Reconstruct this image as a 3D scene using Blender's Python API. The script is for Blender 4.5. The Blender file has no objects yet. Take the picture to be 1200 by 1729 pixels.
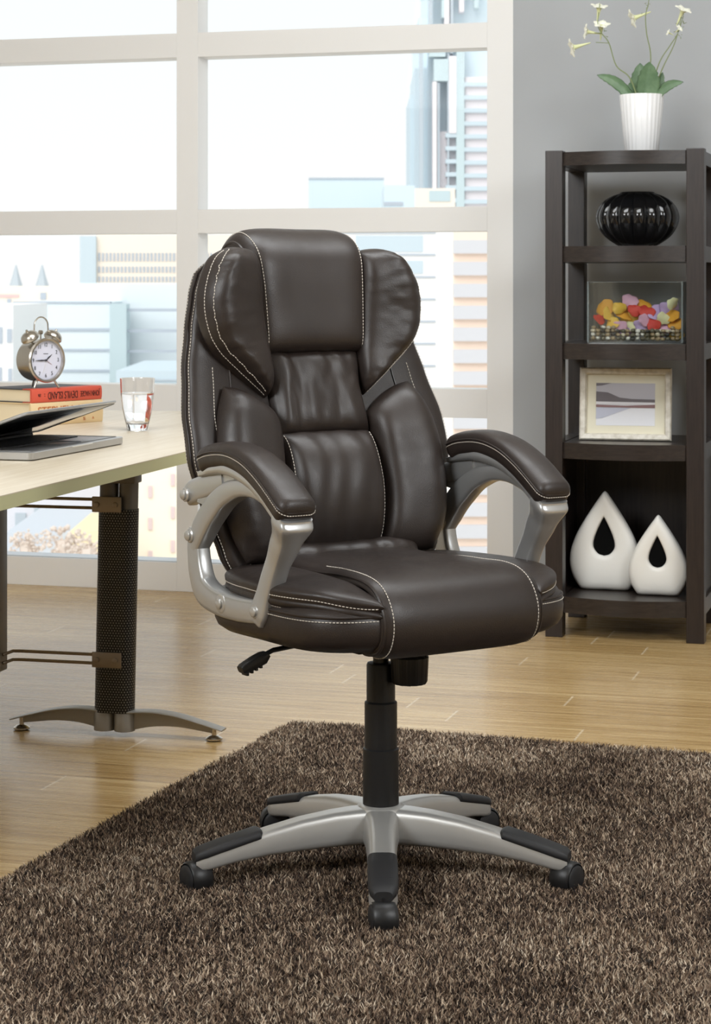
import bpy, bmesh, math, random
import numpy as np
from mathutils import Vector, Matrix, noise
random.seed(7); np.random.seed(7)
S = bpy.context.scene
COL = S.collection
R = math.radians

# ------------------------------------------------------------------ camera
cd = bpy.data.cameras.new('camera'); cam = bpy.data.objects.new('camera', cd); COL.objects.link(cam)
cam.location = (0, 0, 1.05); cam.rotation_euler = (R(90), 0, 0)
cd.sensor_fit = 'HORIZONTAL'; cd.sensor_width = 36; cd.lens = 3504 / 1200 * 36
cd.shift_y = -384.5 / 1200; cd.clip_start = .05; cd.clip_end = 3000
cd.dof.use_dof = True; cd.dof.focus_distance = 3.75; cd.dof.aperture_fstop = 24
S.camera = cam

# ------------------------------------------------------------------ world
W = bpy.data.worlds.new('daylight'); S.world = W; W.use_nodes = True
nt = W.node_tree; nt.nodes.clear()
wo = nt.nodes.new('ShaderNodeOutputWorld'); bg = nt.nodes.new('ShaderNodeBackground')
tc = nt.nodes.new('ShaderNodeTexCoord'); sx = nt.nodes.new('ShaderNodeSeparateXYZ')
nt.links.new(tc.outputs['Generated'], sx.inputs[0])
rz = nt.nodes.new('ShaderNodeValToRGB')           # colour by elevation
rz.color_ramp.elements[0].position = 0.0; rz.color_ramp.elements[0].color = (1.0, .995, .985, 1)
rz.color_ramp.elements[1].position = .16; rz.color_ramp.elements[1].color = (.94, .985, 1.0, 1)
nt.links.new(sx.outputs['Z'], rz.inputs[0])
ry = nt.nodes.new('ShaderNodeMapRange')           # hazy bright sky, a touch brighter beyond the window
ry.inputs['From Min'].default_value = -.2; ry.inputs['From Max'].default_value = .7
ry.inputs['To Min'].default_value = 1.02; ry.inputs['To Max'].default_value = 1.06
nt.links.new(sx.outputs['Y'], ry.inputs['Value'])
nt.links.new(rz.outputs[0], bg.inputs['Color']); nt.links.new(ry.outputs['Result'], bg.inputs['Strength'])
nt.links.new(bg.outputs[0], wo.inputs[0])

def area(name, loc, target, sx_, sy_, power, col=(1, 1, 1)):
    l = bpy.data.lights.new(name, 'AREA'); l.shape = 'RECTANGLE'; l.size = sx_; l.size_y = sy_
    l.energy = power; l.color = col
    o = bpy.data.objects.new(name, l); COL.objects.link(o); o.location = loc
    o.rotation_euler = (Vector(target) - Vector(loc)).to_track_quat('-Z', 'Y').to_euler()
    return o
area('softbox_key', (-2.3, 1.2, 2.7), (0, 3.9, .6), 1.6, 1.2, 100, (.95, .98, 1))
area('softbox_fill', (2.2, 1.4, 2.4), (.2, 4.2, .6), 1.1, 1.1, 55, (.95, .98, 1))
area('softbox_back', (.2, 4.3, 2.92), (.2, 5.6, .5), 2.4, 1.4, 92, (.95, .98, 1))
facade_sun = bpy.data.lights.new('facade_sun', 'SUN'); facade_sun.energy = 1.7; facade_sun.angle = R(50); facade_sun.color = (1, .98, .95)  # added light from behind the room, whitens the facades outside
so = bpy.data.objects.new('facade_sun', facade_sun); COL.objects.link(so); so.rotation_euler = (R(48), 0, R(-25))

S.view_settings.view_transform = 'Standard'; S.view_settings.look = 'None'
S.view_settings.exposure = 0; S.view_settings.gamma = 1; S.view_settings.use_curve_mapping = False
S.cycles.use_denoising = True
S.cycles.max_bounces = 10; S.cycles.transmission_bounces = 10; S.cycles.transparent_max_bounces = 12
S.cycles.caustics_reflective = False; S.cycles.caustics_refractive = False

# ------------------------------------------------------------------ materials
def lin(c): return tuple(((x / 255) / 12.92 if x / 255 <= .04045 else ((x / 255 + .055) / 1.055) ** 2.4) for x in c)
def mat(name, rgb, rough=.5, metal=0, spec=.5, **k):
    m = bpy.data.materials.new(name); m.use_nodes = True
    b = m.node_tree.nodes['Principled BSDF']
    b.inputs['Base Color'].default_value = (*lin(rgb), 1)
    b.inputs['Roughness'].default_value = rough; b.inputs['Metallic'].default_value = metal
    b.inputs['Specular IOR Level'].default_value = spec
    for a, v in k.items(): b.inputs[a.replace('_', ' ')].default_value = v
    m['b'] = 1
    return m
def N(m, t): return m.node_tree.nodes.new(t)
def Lk(m, a, b): m.node_tree.links.new(a, b)
def B(m): return m.node_tree.nodes['Principled BSDF']
def coords(m, scale=(1, 1, 1), rot=(0, 0, 0), kind='Object'):
    t = N(m, 'ShaderNodeTexCoord'); mp = N(m, 'ShaderNodeMapping')
    mp.inputs['Scale'].default_value = scale; mp.inputs['Rotation'].default_value = rot
    Lk(m, t.outputs[kind], mp.inputs[0]); return mp.outputs[0]
def noisetex(m, vec, scale, detail=4, rough=.5):
    n = N(m, 'ShaderNodeTexNoise'); n.inputs['Scale'].default_value = scale
    n.inputs['Detail'].default_value = detail; n.inputs['Roughness'].default_value = rough
    Lk(m, vec, n.inputs['Vector']); return n.outputs['Fac']
def ramp(m, fac, stops):
    r = N(m, 'ShaderNodeValToRGB'); e = r.color_ramp.elements
    while len(e) < len(stops): e.new(.5)
    for i, (p, c) in enumerate(stops): e[i].position = p; e[i].color = (*lin(c), 1)
    Lk(m, fac, r.inputs[0]); return r.outputs[0]
def mapr(m, fac, a, b, c, d):
    r = N(m, 'ShaderNodeMapRange'); r.inputs['From Min'].default_value = a; r.inputs['From Max'].default_value = b
    r.inputs['To Min'].default_value = c; r.inputs['To Max'].default_value = d
    Lk(m, fac, r.inputs['Value']); return r.outputs['Result']
def bump(m, h, strength=.2, dist=.001):
    b = N(m, 'ShaderNodeBump'); b.inputs['Strength'].default_value = strength; b.inputs['Distance'].default_value = dist
    Lk(m, h, b.inputs['Height']); Lk(m, b.outputs[0], B(m).inputs['Normal'])
def math_(m, op, a, b=None, c=None):
    n = N(m, 'ShaderNodeMath'); n.operation = op
    for i, v in enumerate((a, b, c)):
        if v is None: continue
        if isinstance(v, (int, float)): n.inputs[i].default_value = v
        else: Lk(m, v, n.inputs[i])
    return n.outputs[0]

def m_leather():
    m = mat('brown_leather', (46, 39, 35), .38, spec=.5)
    v = coords(m)
    vo = N(m, 'ShaderNodeTexVoronoi'); vo.inputs['Scale'].default_value = 520; Lk(m, v, vo.inputs['Vector'])
    n2 = noisetex(m, v, 60, 3)
    h = math_(m, 'ADD', vo.outputs['Distance'], math_(m, 'MULTIPLY', n2, .6))
    bump(m, h, .22, .0006)
    Lk(m, ramp(m, noisetex(m, v, 9, 3), [(.3, (42, 35, 32)), (.7, (49, 41, 37))]), B(m).inputs['Base Color'])
    Lk(m, mapr(m, n2, .3, .7, .38, .46), B(m).inputs['Roughness'])
    return m
LEATHER = m_leather()
STITCH = mat('white_thread', (222, 214, 202), .7)
def m_brushed(name, rgb, rough, scale=(1, 1, 1), amt=.06, metal=.9):
    m = mat(name, rgb, rough, metal)
    n = noisetex(m, coords(m, scale), 180, 4)
    Lk(m, mapr(m, n, .25, .75, rough - amt, rough + amt), B(m).inputs['Roughness'])
    return m
SILVER = m_brushed('silver_paint_metal', (196, 197, 197), .33, amt=.03, metal=.7)
SILVER2 = mat('satin_silver', (200, 199, 196), .34, .62)
STEEL = mat('brushed_nickel', (196, 190, 180), .27, 1)
DARKSTEEL = m_brushed('dull_steel', (142, 132, 120), .4, (1, 1, 1), .06, .9)
BLACKP = mat('black_plastic', (27, 27, 28), .42)
BLACKR = mat('black_rubber', (34, 34, 36), .55)
BLACKG = mat('black_gloss_metal', (22, 22, 23), .3)
GREYMET = mat('grey_powder_coat', (104, 100, 95), .45, .35)
FOOTGREY = mat('grey_painted_foot', (158, 156, 152), .42, .45)

def m_espresso():
    m = mat('espresso_wood', (44, 33, 30), .36)
    v = coords(m, (1, 1, .06)); n = noisetex(m, v, 150, 5, .6)
    Lk(m, ramp(m, n, [(.3, (28, 21, 18)), (.7, (48, 38, 34))]), B(m).inputs['Base Color'])
    bump(m, n, .18, .0006); return m
def m_espresso_h():
    m = mat('espresso_wood_rail', (44, 33, 30), .34)
    v = coords(m, (.06, 1, 1)); n = noisetex(m, v, 150, 5, .6)
    Lk(m, ramp(m, n, [(.3, (29, 23, 20)), (.7, (50, 41, 36))]), B(m).inputs['Base Color'])
    bump(m, n, .18, .0006); return m
ESP = m_espresso(); ESPH = m_espresso_h()

def m_floor():
    m = mat('light_plank_floor', (190, 160, 120), .26, spec=.38)
    t = N(m, 'ShaderNodeTexCoord'); sp = N(m, 'ShaderNodeSeparateXYZ'); Lk(m, t.outputs['Object'], sp.inputs[0])
    PW, PL = .128, 1.22
    row = math_(m, 'FLOOR', math_(m, 'DIVIDE', sp.outputs['Y'], PW))
    off = math_(m, 'FRACT', math_(m, 'MULTIPLY', math_(m, 'SINE', math_(m, 'MULTIPLY', row, 12.9898)), 43758.5))
    xs = math_(m, 'ADD', math_(m, 'DIVIDE', sp.outputs['X'], PL), off)
    colm = math_(m, 'FLOOR', xs)
    cb = N(m, 'ShaderNodeCombineXYZ'); Lk(m, row, cb.inputs[0]); Lk(m, colm, cb.inputs[1])
    wn = N(m, 'ShaderNodeTexWhiteNoise'); Lk(m, cb.outputs[0], wn.inputs['Vector'])
    cb2 = N(m, 'ShaderNodeCombineXYZ')
    Lk(m, math_(m, 'MULTIPLY', sp.outputs['X'], 1.0), cb2.inputs[0]); Lk(m, math_(m, 'MULTIPLY', sp.outputs['Y'], 26), cb2.inputs[1])
    Lk(m, math_(m, 'MULTIPLY', wn.outputs['Value'], 50), cb2.inputs[2])
    g1 = noisetex(m, cb2.outputs[0], 2.4, 5, .6)
    cb3 = N(m, 'ShaderNodeCombineXYZ')
    Lk(m, math_(m, 'MULTIPLY', sp.outputs['X'], 3.0), cb3.inputs[0]); Lk(m, math_(m, 'MULTIPLY', sp.outputs['Y'], 140), cb3.inputs[1])
    Lk(m, math_(m, 'MULTIPLY', wn.outputs['Value'], 20), cb3.inputs[2])
    g2 = noisetex(m, cb3.outputs[0], 2.0, 3)
    f = math_(m, 'ADD', math_(m, 'MULTIPLY', g1, .75), math_(m, 'MULTIPLY', g2, .25))
    f = math_(m, 'ADD', f, math_(m, 'MULTIPLY', math_(m, 'SUBTRACT', wn.outputs['Value'], .5), .10))
    c = ramp(m, f, [(.30, (146, 114, 70)), (.46, (180, 148, 98)), (.58, (198, 168, 118)), (.74, (214, 188, 140))])
    # end joints (light hairlines) and faint long seams
    jx = math_(m, 'LESS_THAN', math_(m, 'FRACT', xs), .0042)
    jy = math_(m, 'LESS_THAN', math_(m, 'FRACT', math_(m, 'DIVIDE', sp.outputs['Y'], PW)), .012)
    mx = N(m, 'ShaderNodeMix'); mx.data_type = 'RGBA'; Lk(m, math_(m, 'MULTIPLY', jx, .55), mx.inputs[0])
    Lk(m, c, mx.inputs[6]); mx.inputs[7].default_value = (*lin((236, 220, 192)), 1)
    mx2 = N(m, 'ShaderNodeMix'); mx2.data_type = 'RGBA'; Lk(m, math_(m, 'MULTIPLY', jy, .25), mx2.inputs[0])
    Lk(m, mx.outputs[2], mx2.inputs[6]); mx2.inputs[7].default_value = (*lin((150, 122, 88)), 1)
    Lk(m, mx2.outputs[2], B(m).inputs['Base Color'])
    Lk(m, mapr(m, g2, .3, .7, .22, .32), B(m).inputs['Roughness'])
    return m
def m_wall():
    m = mat('grey_wall_paint', (172, 175, 178), .75)
    v = coords(m); n = noisetex(m, v, 1.6, 3)
    Lk(m, ramp(m, n, [(.3, (164, 167, 170)), (.7, (176, 179, 182))]), B(m).inputs['Base Color'])
    bump(m, noisetex(m, v, 300, 2), .05, .0005); return m
FLOOR = m_floor(); WALL = m_wall()
FRAMEW = mat('off_white_frame_paint', (232, 231, 229), .5)
DESKTOP = mat('pale_maple_laminate', (222, 208, 184), .35)
v = coords(DESKTOP, (14, 1, 1)); Lk(DESKTOP, ramp(DESKTOP, noisetex(DESKTOP, v, 5, 5), [(.3, (214, 199, 173)), (.7, (228, 216, 194))]), B(DESKTOP).inputs['Base Color'])
DESKEDGE = mat('pale_green_edge_band', (206, 203, 156), .4)
def m_perf():
    m = mat('perforated_black_metal', (20, 20, 20), .4, .3)
    t = N(m, 'ShaderNodeTexCoord'); sp = N(m, 'ShaderNodeSeparateXYZ'); Lk(m, t.outputs['UV'], sp.inputs[0])
    P = 1.0
    u = math_(m, 'MULTIPLY', sp.outputs['X'], P); vv = sp.outputs['Y']
    row = math_(m, 'FLOOR', vv); par = math_(m, 'MULTIPLY', math_(m, 'MODULO', math_(m, 'ABSOLUTE', row), 2), .5)
    fu = math_(m, 'SUBTRACT', math_(m, 'FRACT', math_(m, 'ADD', u, par)), .5)
    fv = math_(m, 'MULTIPLY', math_(m, 'SUBTRACT', math_(m, 'FRACT', vv), .5), .87)
    d = math_(m, 'SQRT', math_(m, 'ADD', math_(m, 'MULTIPLY', fu, fu), math_(m, 'MULTIPLY', fv, fv)))
    k = math_(m, 'LESS_THAN', d, .21)
    mx = N(m, 'ShaderNodeMix'); mx.data_type = 'RGBA'; Lk(m, k, mx.inputs[0])
    mx.inputs[6].default_value = (*lin((20, 19, 18)), 1); mx.inputs[7].default_value = (*lin((138, 134, 126)), 1)
    Lk(m, mx.outputs[2], B(m).inputs['Base Color']); return m
PERF = m_perf()
def m_glass(name, rgb, rough=0, ior=1.45):
    m = mat(name, rgb, rough); B(m).inputs['Transmission Weight'].default_value = 1; B(m).inputs['IOR'].default_value = ior
    B(m).inputs['Base Color'].default_value = (*rgb, 1) if max(rgb) <= 1 else (*lin(rgb), 1); return m
def m_thin(name, tint=(1, 1, 1), refl=.06, rough=.02, edge=.5):
    m = bpy.data.materials.new(name); m.use_nodes = True; t = m.node_tree; t.nodes.clear()
    o = t.nodes.new('ShaderNodeOutputMaterial'); a = t.nodes.new('ShaderNodeBsdfTransparent'); g = t.nodes.new('ShaderNodeBsdfGlossy')
    x = t.nodes.new('ShaderNodeMixShader'); l = t.nodes.new('ShaderNodeLayerWeight'); l.inputs[0].default_value = .25
    r = t.nodes.new('ShaderNodeMapRange'); r.inputs['To Min'].default_value = refl; r.inputs['To Max'].default_value = edge
    a.inputs[0].default_value = (*tint, 1); g.inputs['Roughness'].default_value = rough
    t.links.new(l.outputs['Fresnel'], r.inputs['Value']); t.links.new(r.outputs['Result'], x.inputs[0])
    t.links.new(a.outputs[0], x.inputs[1]); t.links.new(g.outputs[0], x.inputs[2]); t.links.new(x.outputs[0], o.inputs[0]); return m
PANE = m_thin('window_glass', (.985, .99, .99), .002, .02, .02)
GLASS = m_glass('clear_glass', (1, 1, 1)); WATER = m_glass('water', (1, 1, 1), 0, 1.33)
BOXGLASS = m_thin('clear_box_glass', (.95, .97, .97), .07, .03, .8)
EDGEGL = mat('polished_glass_edge', (150, 160, 160), .12); EDGEGL.node_tree.nodes['Principled BSDF'].inputs['Alpha'].default_value = .45
SMOKE = m_thin('smoked_glass', (.22, .22, .23), .10, .03, .7)
CERAMIC = mat('white_ceramic', (240, 240, 240), .35)
CERAMIC.node_tree.nodes['Principled BSDF'].inputs['Coat Weight'].default_value = .3
CERAMICM = mat('matte_white_ceramic', (236, 234, 228), .45)
v = coords(CERAMICM); bump(CERAMICM, noisetex(CERAMICM, v, 90, 4), .15, .001)
DARKIN = mat('black_hollow_fill', (5, 5, 5), .8, spec=.1)

# ------------------------------------------------------------------ mesh helpers
class MB:
    def __init__(s): s.v = []; s.f = []; s.mi = []; s.uv = {}
    def add(s, vs, fs, mi=0, M=None):
        o = len(s.v)
        s.v += [tuple(M @ Vector(p)) if M else tuple(p) for p in vs]
        s.f += [tuple(i + o for i in f) for f in fs]; s.mi += [mi] * len(fs); return s
    def box(s, c, d, mi=0, rot=None, bev=0, M=None):
        bm = bmesh.new(); bmesh.ops.create_cube(bm, size=1)
        bmesh.ops.scale(bm, vec=d, verts=bm.verts)
        if bev: bmesh.ops.bevel(bm, geom=bm.edges[:], offset=bev, segments=2, affect='EDGES', profile=.6)
        T = Matrix.Translation(c)
        if rot: T = T @ rot
        if M: T = M @ T
        bm.verts.index_update()
        s.add([v.co for v in bm.verts], [[v.index for v in f.verts] for f in bm.faces], mi, T); bm.free(); return s
    def loft(s, rings, mi=0, cap=True, closed=True, M=None):
        n = len(rings[0]); vs = [p for r in rings for p in r]; fs = []
        for i in range(len(rings) - 1):
            for j in range(n if closed else n - 1):
                k = (j + 1) % n; fs.append((i * n + j, i * n + k, (i + 1) * n + k, (i + 1) * n + j))
        if cap: fs.append(tuple(range(n))[::-1]); fs.append(tuple((len(rings) - 1) * n + j for j in range(n)))
        return s.add(vs, fs, mi, M)
    def lathe(s, prof, n=32, mi=0, M=None, cap=True, mod=None):
        rings = [[((r * (mod(2 * math.pi * j / n, z) if mod else 1)) * math.cos(2 * math.pi * j / n), (r * (mod(2 * math.pi * j / n, z) if mod else 1)) * math.sin(2 * math.pi * j / n), z) for j in range(n)] for r, z in prof]
        return s.loft(rings, mi, cap, True, M)
    def sweep(s, pts, sec, mi=0, up=(0, 0, 1), M=None, cap=True):
        """pts: path; sec(i, t) -> list of (a, b) in the side/up frame"""
        P = [Vector(p) for p in pts]; rings = []; n = len(P); U = Vector(up)
        for i, p in enumerate(P):
            t = (P[min(i + 1, n - 1)] - P[max(i - 1, 0)]).normalized()
            a = t.cross(U); a = a.normalized() if a.length > 1e-6 else Vector((1, 0, 0)); b = a.cross(t).normalized()
            rings.append([tuple(p + a * q[0] + b * q[1]) for q in sec(i, i / (n - 1))])
        return s.loft(rings, mi, cap, True, M)
    def tube(s, pts, r, n=10, mi=0, M=None, smooth=0):
        P = [Vector(p) for p in pts]
        if smooth: P = spline3(P, smooth)
        rr = r if callable(r) else (lambda t: r)
        # parallel transport
        rings = []; t0 = (P[1] - P[0]).normalized(); a = t0.orthogonal().normalized()
        for i, p in enumerate(P):
            t = (P[min(i + 1, len(P) - 1)] - P[max(i - 1, 0)]).normalized()
            a = (a - t * a.dot(t)).normalized(); b = t.cross(a); q = rr(i / (len(P) - 1))
            rings.append([tuple(p + (a * math.cos(x) + b * math.sin(x)) * q) for x in [2 * math.pi * j / n for j in range(n)]])
        return s.loft(rings, mi, True, True, M)
    def build(s, name, mats, parent=None, loc=None, rotz=0, smooth=True, ang=40):
        me = bpy.data.meshes.new(name); me.from_pydata(s.v, [], s.f); me.validate()
        bm = bmesh.new(); bm.from_mesh(me); bmesh.ops.recalc_face_normals(bm, faces=bm.faces); bm.to_mesh(me); bm.free()
        for m_ in (mats if isinstance(mats, (list, tuple)) else [mats]): me.materials.append(m_)
        if len(s.mi) == len(me.polygons): me.polygons.foreach_set('material_index', s.mi)
        if smooth: me.shade_smooth(); me.set_sharp_from_angle(angle=R(ang))
        o = bpy.data.objects.new(name, me); COL.objects.link(o)
        if parent: o.parent = parent
        if loc: o.location = loc
        if rotz: o.rotation_euler = (0, 0, rotz)
        return o

def spline3(P, k=8):
    P = [Vector(p) for p in P]; out = []
    for i in range(len(P) - 1):
        p0 = P[i - 1] if i else P[i] * 2 - P[i + 1]; p1 = P[i]; p2 = P[i + 1]; p3 = P[i + 2] if i + 2 < len(P) else P[i + 1] * 2 - P[i]
        for j in range(k):
            t = j / k
            out.append(.5 * ((2 * p1) + (p2 - p0) * t + (2 * p0 - 5 * p1 + 4 * p2 - p3) * t * t + (3 * p1 - p0 - 3 * p2 + p3) * t ** 3))
    out.append(P[-1]); return out
def curve(pts):
    """arc-length parametrised smooth curve through pts -> f(t)"""
    d = spline3([Vector((*p, 0)) if len(p) == 2 else Vector(p) for p in pts], 14)
    L = [0]
    for a, b in zip(d, d[1:]): L.append(L[-1] + (b - a).length)
    def f(t):
        s_ = max(0, min(1, t)) * L[-1]; lo, hi = 0, len(L) - 1
        while hi - lo > 1:
            m_ = (lo + hi) // 2
            if L[m_] <= s_: lo = m_
            else: hi = m_
        k = (s_ - L[lo]) / max(1e-9, L[hi] - L[lo]); return d[lo].lerp(d[hi], k)
    return f
def interp(tab, x):
    if x <= tab[0][0]: return tab[0][1]
    for (a, va), (b, vb) in zip(tab, tab[1:]):
        if x <= b:
            t = (x - a) / (b - a); t = t * t * (3 - 2 * t) * .5 + t * .5; return va + (vb - va) * t
    return tab[-1][1]
def sell(w, h, n=4, k=20):
    out = []
    for j in range(k):
        a = 2 * math.pi * j / k; c, s_ = math.cos(a), math.sin(a)
        out.append((w * math.copysign(abs(c) ** (2 / n), c), h * math.copysign(abs(s_) ** (2 / n), s_)))
    return out
def empty(name, loc, rz=0, parent=None):
    o = bpy.data.objects.new(name, None); COL.objects.link(o); o.location = loc; o.rotation_euler = (0, 0, rz); o.empty_display_size = .05
    if parent: o.parent = parent
    return o
def tag(o, label, cat, group=None, kind=None):
    o['label'] = label; o['category'] = cat
    if group: o['group'] = group
    if kind: o['kind'] = kind
    return o
def struct(o, label=None, cat=None):
    o['kind'] = 'structure'
    if label: o['label'] = label; o['category'] = cat
    return o
def text_mesh(body, size, depth=.0004, align='CENTER', font=None):
    c = bpy.data.curves.new('txt', 'FONT'); c.body = body; c.size = size; c.extrude = depth; c.align_x = align; c.align_y = 'CENTER'
    o = bpy.data.objects.new('txt', c); COL.objects.link(o)
    dg = bpy.context.evaluated_depsgraph_get(); me = bpy.data.meshes.new_from_object(o.evaluated_get(dg))
    vs = [v.co.copy() for v in me.vertices]; fs = [tuple(p.vertices) for p in me.polygons]
    bpy.data.objects.remove(o); bpy.data.curves.remove(c); bpy.data.meshes.remove(me)
    return vs, fs

# ------------------------------------------------------------------ room shell (frame of the window wall)
WA = math.atan2(-.2785, .9605)
WM = Matrix.Translation((.514, 6.769, 0)) @ Matrix.Rotation(WA, 4, 'Z')
def wl(x, y, z=0): return WM @ Vector((x, y, z))
o = MB().box((.1, -3.75, -.05), (7.2, 7.74, .1)).build('floor', FLOOR, loc=WM.translation, rotz=WA, smooth=False)
struct(o, 'light tan wood plank floor under the rug and furniture', 'floor')
o = MB().box((1.8, .06, 1.5), (3.6, .12, 3.0)).build('wall_back', WALL, loc=WM.translation, rotz=WA, smooth=False)
struct(o, 'smooth grey painted wall behind the dark shelf', 'wall')
SHELLW = mat('light_room_paint', (214, 213, 210), .8)
for nm, c_, d_ in (('wall_left', (-3.46, -3.8, 1.5), (.12, 7.9, 3.0)), ('wall_right', (3.66, -3.8, 1.5), (.12, 7.9, 3.0)), ('wall_front', (.1, -7.7, 1.5), (7.2, .12, 3.0)), ('ceiling', (.1, -3.75, 3.05), (7.4, 8.0, .1))):
    o = MB().box(c_, d_).build(nm, SHELLW, loc=WM.translation, rotz=WA, smooth=False); struct(o)
win = empty('window_1', WM.translation, WA); struct(win, 'large off-white framed window grid overlooking a pale city', 'window')
mb = MB()
xs = [(-3.35, -3.264), (-2.257, -2.179), (-1.172, -1.0943), (-.087, 0)]
zs = [(0, .098), (.611, .706), (1.224, 1.305), (1.825, 1.908), (2.43, 3.0)]
for a, b in xs: mb.box(((a + b) / 2, .05, 1.5), (b - a, .1, 3.0), bev=.0015)
for a, b in zs:
    for (p, q), (r, s_) in zip(xs, xs[1:]): mb.box(((q + r) / 2, .05, (a + b) / 2), (r - q, .0996, b - a), bev=.0012)
mb.build('window_frame', FRAMEW, win, smooth=False)
for (p, q), (r, s_) in zip(xs, xs[1:]):
    for (a, b), (c, d) in zip(zs, zs[1:]):
        MB().box(((q + r) / 2, .075, (b + c) / 2), (r - q + .01, .006, c - b + .01)).build('window_pane', PANE, win, smooth=False)
# slim aluminium sill strips inside the low panes
mb = MB()
for (p, q), (r, s_) in zip(xs, xs[1:]): mb.box(((q + r) / 2, .05, .100), (r - q, .09, .004))
mb.build('window_sill', mat('pale_blue_grey_sill', (196, 202, 208), .4, .2), win, smooth=False)
o = MB().box((1.3, -.004, .03), (2.6, .012, .06), bev=.002).build('baseboard_back', FRAMEW, loc=WM.translation, rotz=WA, smooth=False)
struct(o, 'low white baseboard along the grey wall', 'baseboard')

# ------------------------------------------------------------------ city outside
def m_hazed_fac(name, rgb): return mat(name, rgb, .8, 0, .2)  # city colours are paled: distance haze is put into the base colour
C_ICE = m_hazed_fac('ice_white_cladding', (232, 240, 244)); C_CREAM = m_hazed_fac('cream_stone', (250, 238, 224)); C_PINK = m_hazed_fac('pale_pink_stone', (240, 232, 234))
C_BLUE = m_hazed_fac('pale_blue_glass', (204, 218, 226)); C_TEAL = m_hazed_fac('pale_teal_glass', (200, 216, 220)); C_GREY = m_hazed_fac('window_band_grey', (188, 196, 206))
C_PEACH = m_hazed_fac('peach_render', (255, 232, 214)); C_LBLUE = m_hazed_fac('light_blue_cladding', (218, 232, 240)); C_WHITE = m_hazed_fac('white_cladding', (250, 249, 247))
C_RED = m_hazed_fac('haze_paled_red', (240, 200, 196)); C_DK = m_hazed_fac('steel_grey_glass', (190, 200, 208)); C_YEL = m_hazed_fac('pale_yellow_render', (250, 232, 190))
C_TREE = m_hazed_fac('hazy_beige_foliage', (226, 212, 200)); C_GND = m_hazed_fac('pale_street', (226, 226, 224))
def PX(x, d): return (x - 600) / 3504 * d
def PZ(y, d): return 1.05 + (480 - y) / 3504 * d
GZ = -34
def block(mb, x0, x1, y0, y1, d, dep, mi=0, fwd=0):
    """box from pixel extents at distance d; y1=None goes to the ground"""
    a, b = PX(x0, d), PX(x1, d); t = PZ(y0, d); u = GZ if y1 is None else PZ(y1, d)
    mb.box(((a + b) / 2, d + dep / 2 - fwd, (t + u) / 2), (b - a, dep, t - u), mi)
def bands(parent, name, m_, items, d, out=.08, dep=.5):
    for (x0, x1, y0, y1) in items:
        mb = MB(); block(mb, x0, x1, y0, y1, d, dep, 0, out); mb.build(name, m_, parent, smooth=False)
def bands1(parent, name, m_, items, d, out=.08, dep=.5):
    mb = MB()
    for (x0, x1, y0, y1) in items: block(mb, x0, x1, y0, y1, d, dep, 0, out)
    return mb.build(name, m_, parent, smooth=False)
def building(name, label, boxes, d, mats, cat='building', group=None):
    cx = sum(b[0] + b[1] for b in boxes) / (2 * len(boxes)); e = empty(name, (0, 0, 0)); tag(e, label, cat, group)
    mb = MB()
    for b in boxes: block(mb, b[0], b[1], b[2], b[3], d + (b[6] if len(b) > 6 else 0), b[4], b[5])
    mb.build('wall', mats, e, smooth=False); return e
o = MB().box((0, 400, GZ - .5), (900, 780, 1)).build('ground', C_GND, smooth=False); struct(o, 'pale hazy street level far below the window', 'ground')
# curved white office behind the clock
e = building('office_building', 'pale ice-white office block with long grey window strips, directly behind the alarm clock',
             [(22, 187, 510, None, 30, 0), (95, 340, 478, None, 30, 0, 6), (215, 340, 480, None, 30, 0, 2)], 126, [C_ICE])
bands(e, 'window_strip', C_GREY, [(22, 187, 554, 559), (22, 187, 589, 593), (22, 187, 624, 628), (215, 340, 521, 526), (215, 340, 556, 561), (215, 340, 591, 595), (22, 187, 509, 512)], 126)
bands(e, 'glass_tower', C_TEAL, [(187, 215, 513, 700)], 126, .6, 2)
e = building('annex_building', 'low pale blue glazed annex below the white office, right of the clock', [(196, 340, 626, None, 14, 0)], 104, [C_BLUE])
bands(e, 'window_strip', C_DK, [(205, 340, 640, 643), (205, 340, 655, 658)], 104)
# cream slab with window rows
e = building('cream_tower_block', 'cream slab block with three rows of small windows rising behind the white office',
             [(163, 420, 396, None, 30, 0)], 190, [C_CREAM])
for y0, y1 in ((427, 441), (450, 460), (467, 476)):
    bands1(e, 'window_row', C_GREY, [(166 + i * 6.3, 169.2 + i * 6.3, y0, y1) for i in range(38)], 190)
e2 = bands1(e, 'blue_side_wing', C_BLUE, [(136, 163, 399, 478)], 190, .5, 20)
# spired building at far left
e = building('spired_hall', 'cream hall with two small slate spires at the far left of the window', [(-70, 96, 483, None, 30, 0)], 150, [C_CREAM])
mb = MB()
for cx in (4, 50):
    r = PX(612, 150); mb.lathe([(r, PZ(483, 150)), (r * .55, PZ(466, 150)), (.05, PZ(446, 150))], 6, 0, Matrix.Translation((PX(cx, 150), 156, 0)))
mb.build('spire', C_DK, e, smooth=False)
bands1(e, 'window_row', C_GREY, [(12, 19, 505, 545), (22, 27, 516, 560), (-30, -24, 505, 545), (68, 78, 494, 506)], 150)
bands1(e, 'sign_band', C_RED, [(-20, 32, 497, 502)], 150)
e = building('corner_block', 'cream corner block with grey windows left of the alarm clock, in front of the spires', [(-70, 22, 515, None, 12, 0)], 108, [C_WHITE])
bands1(e, 'window_row', C_GREY, [(-2, 4, 552, 580), (12, 20, 555, 578), (-2, 3, 620, 645), (14, 20, 622, 645)], 108)
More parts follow.
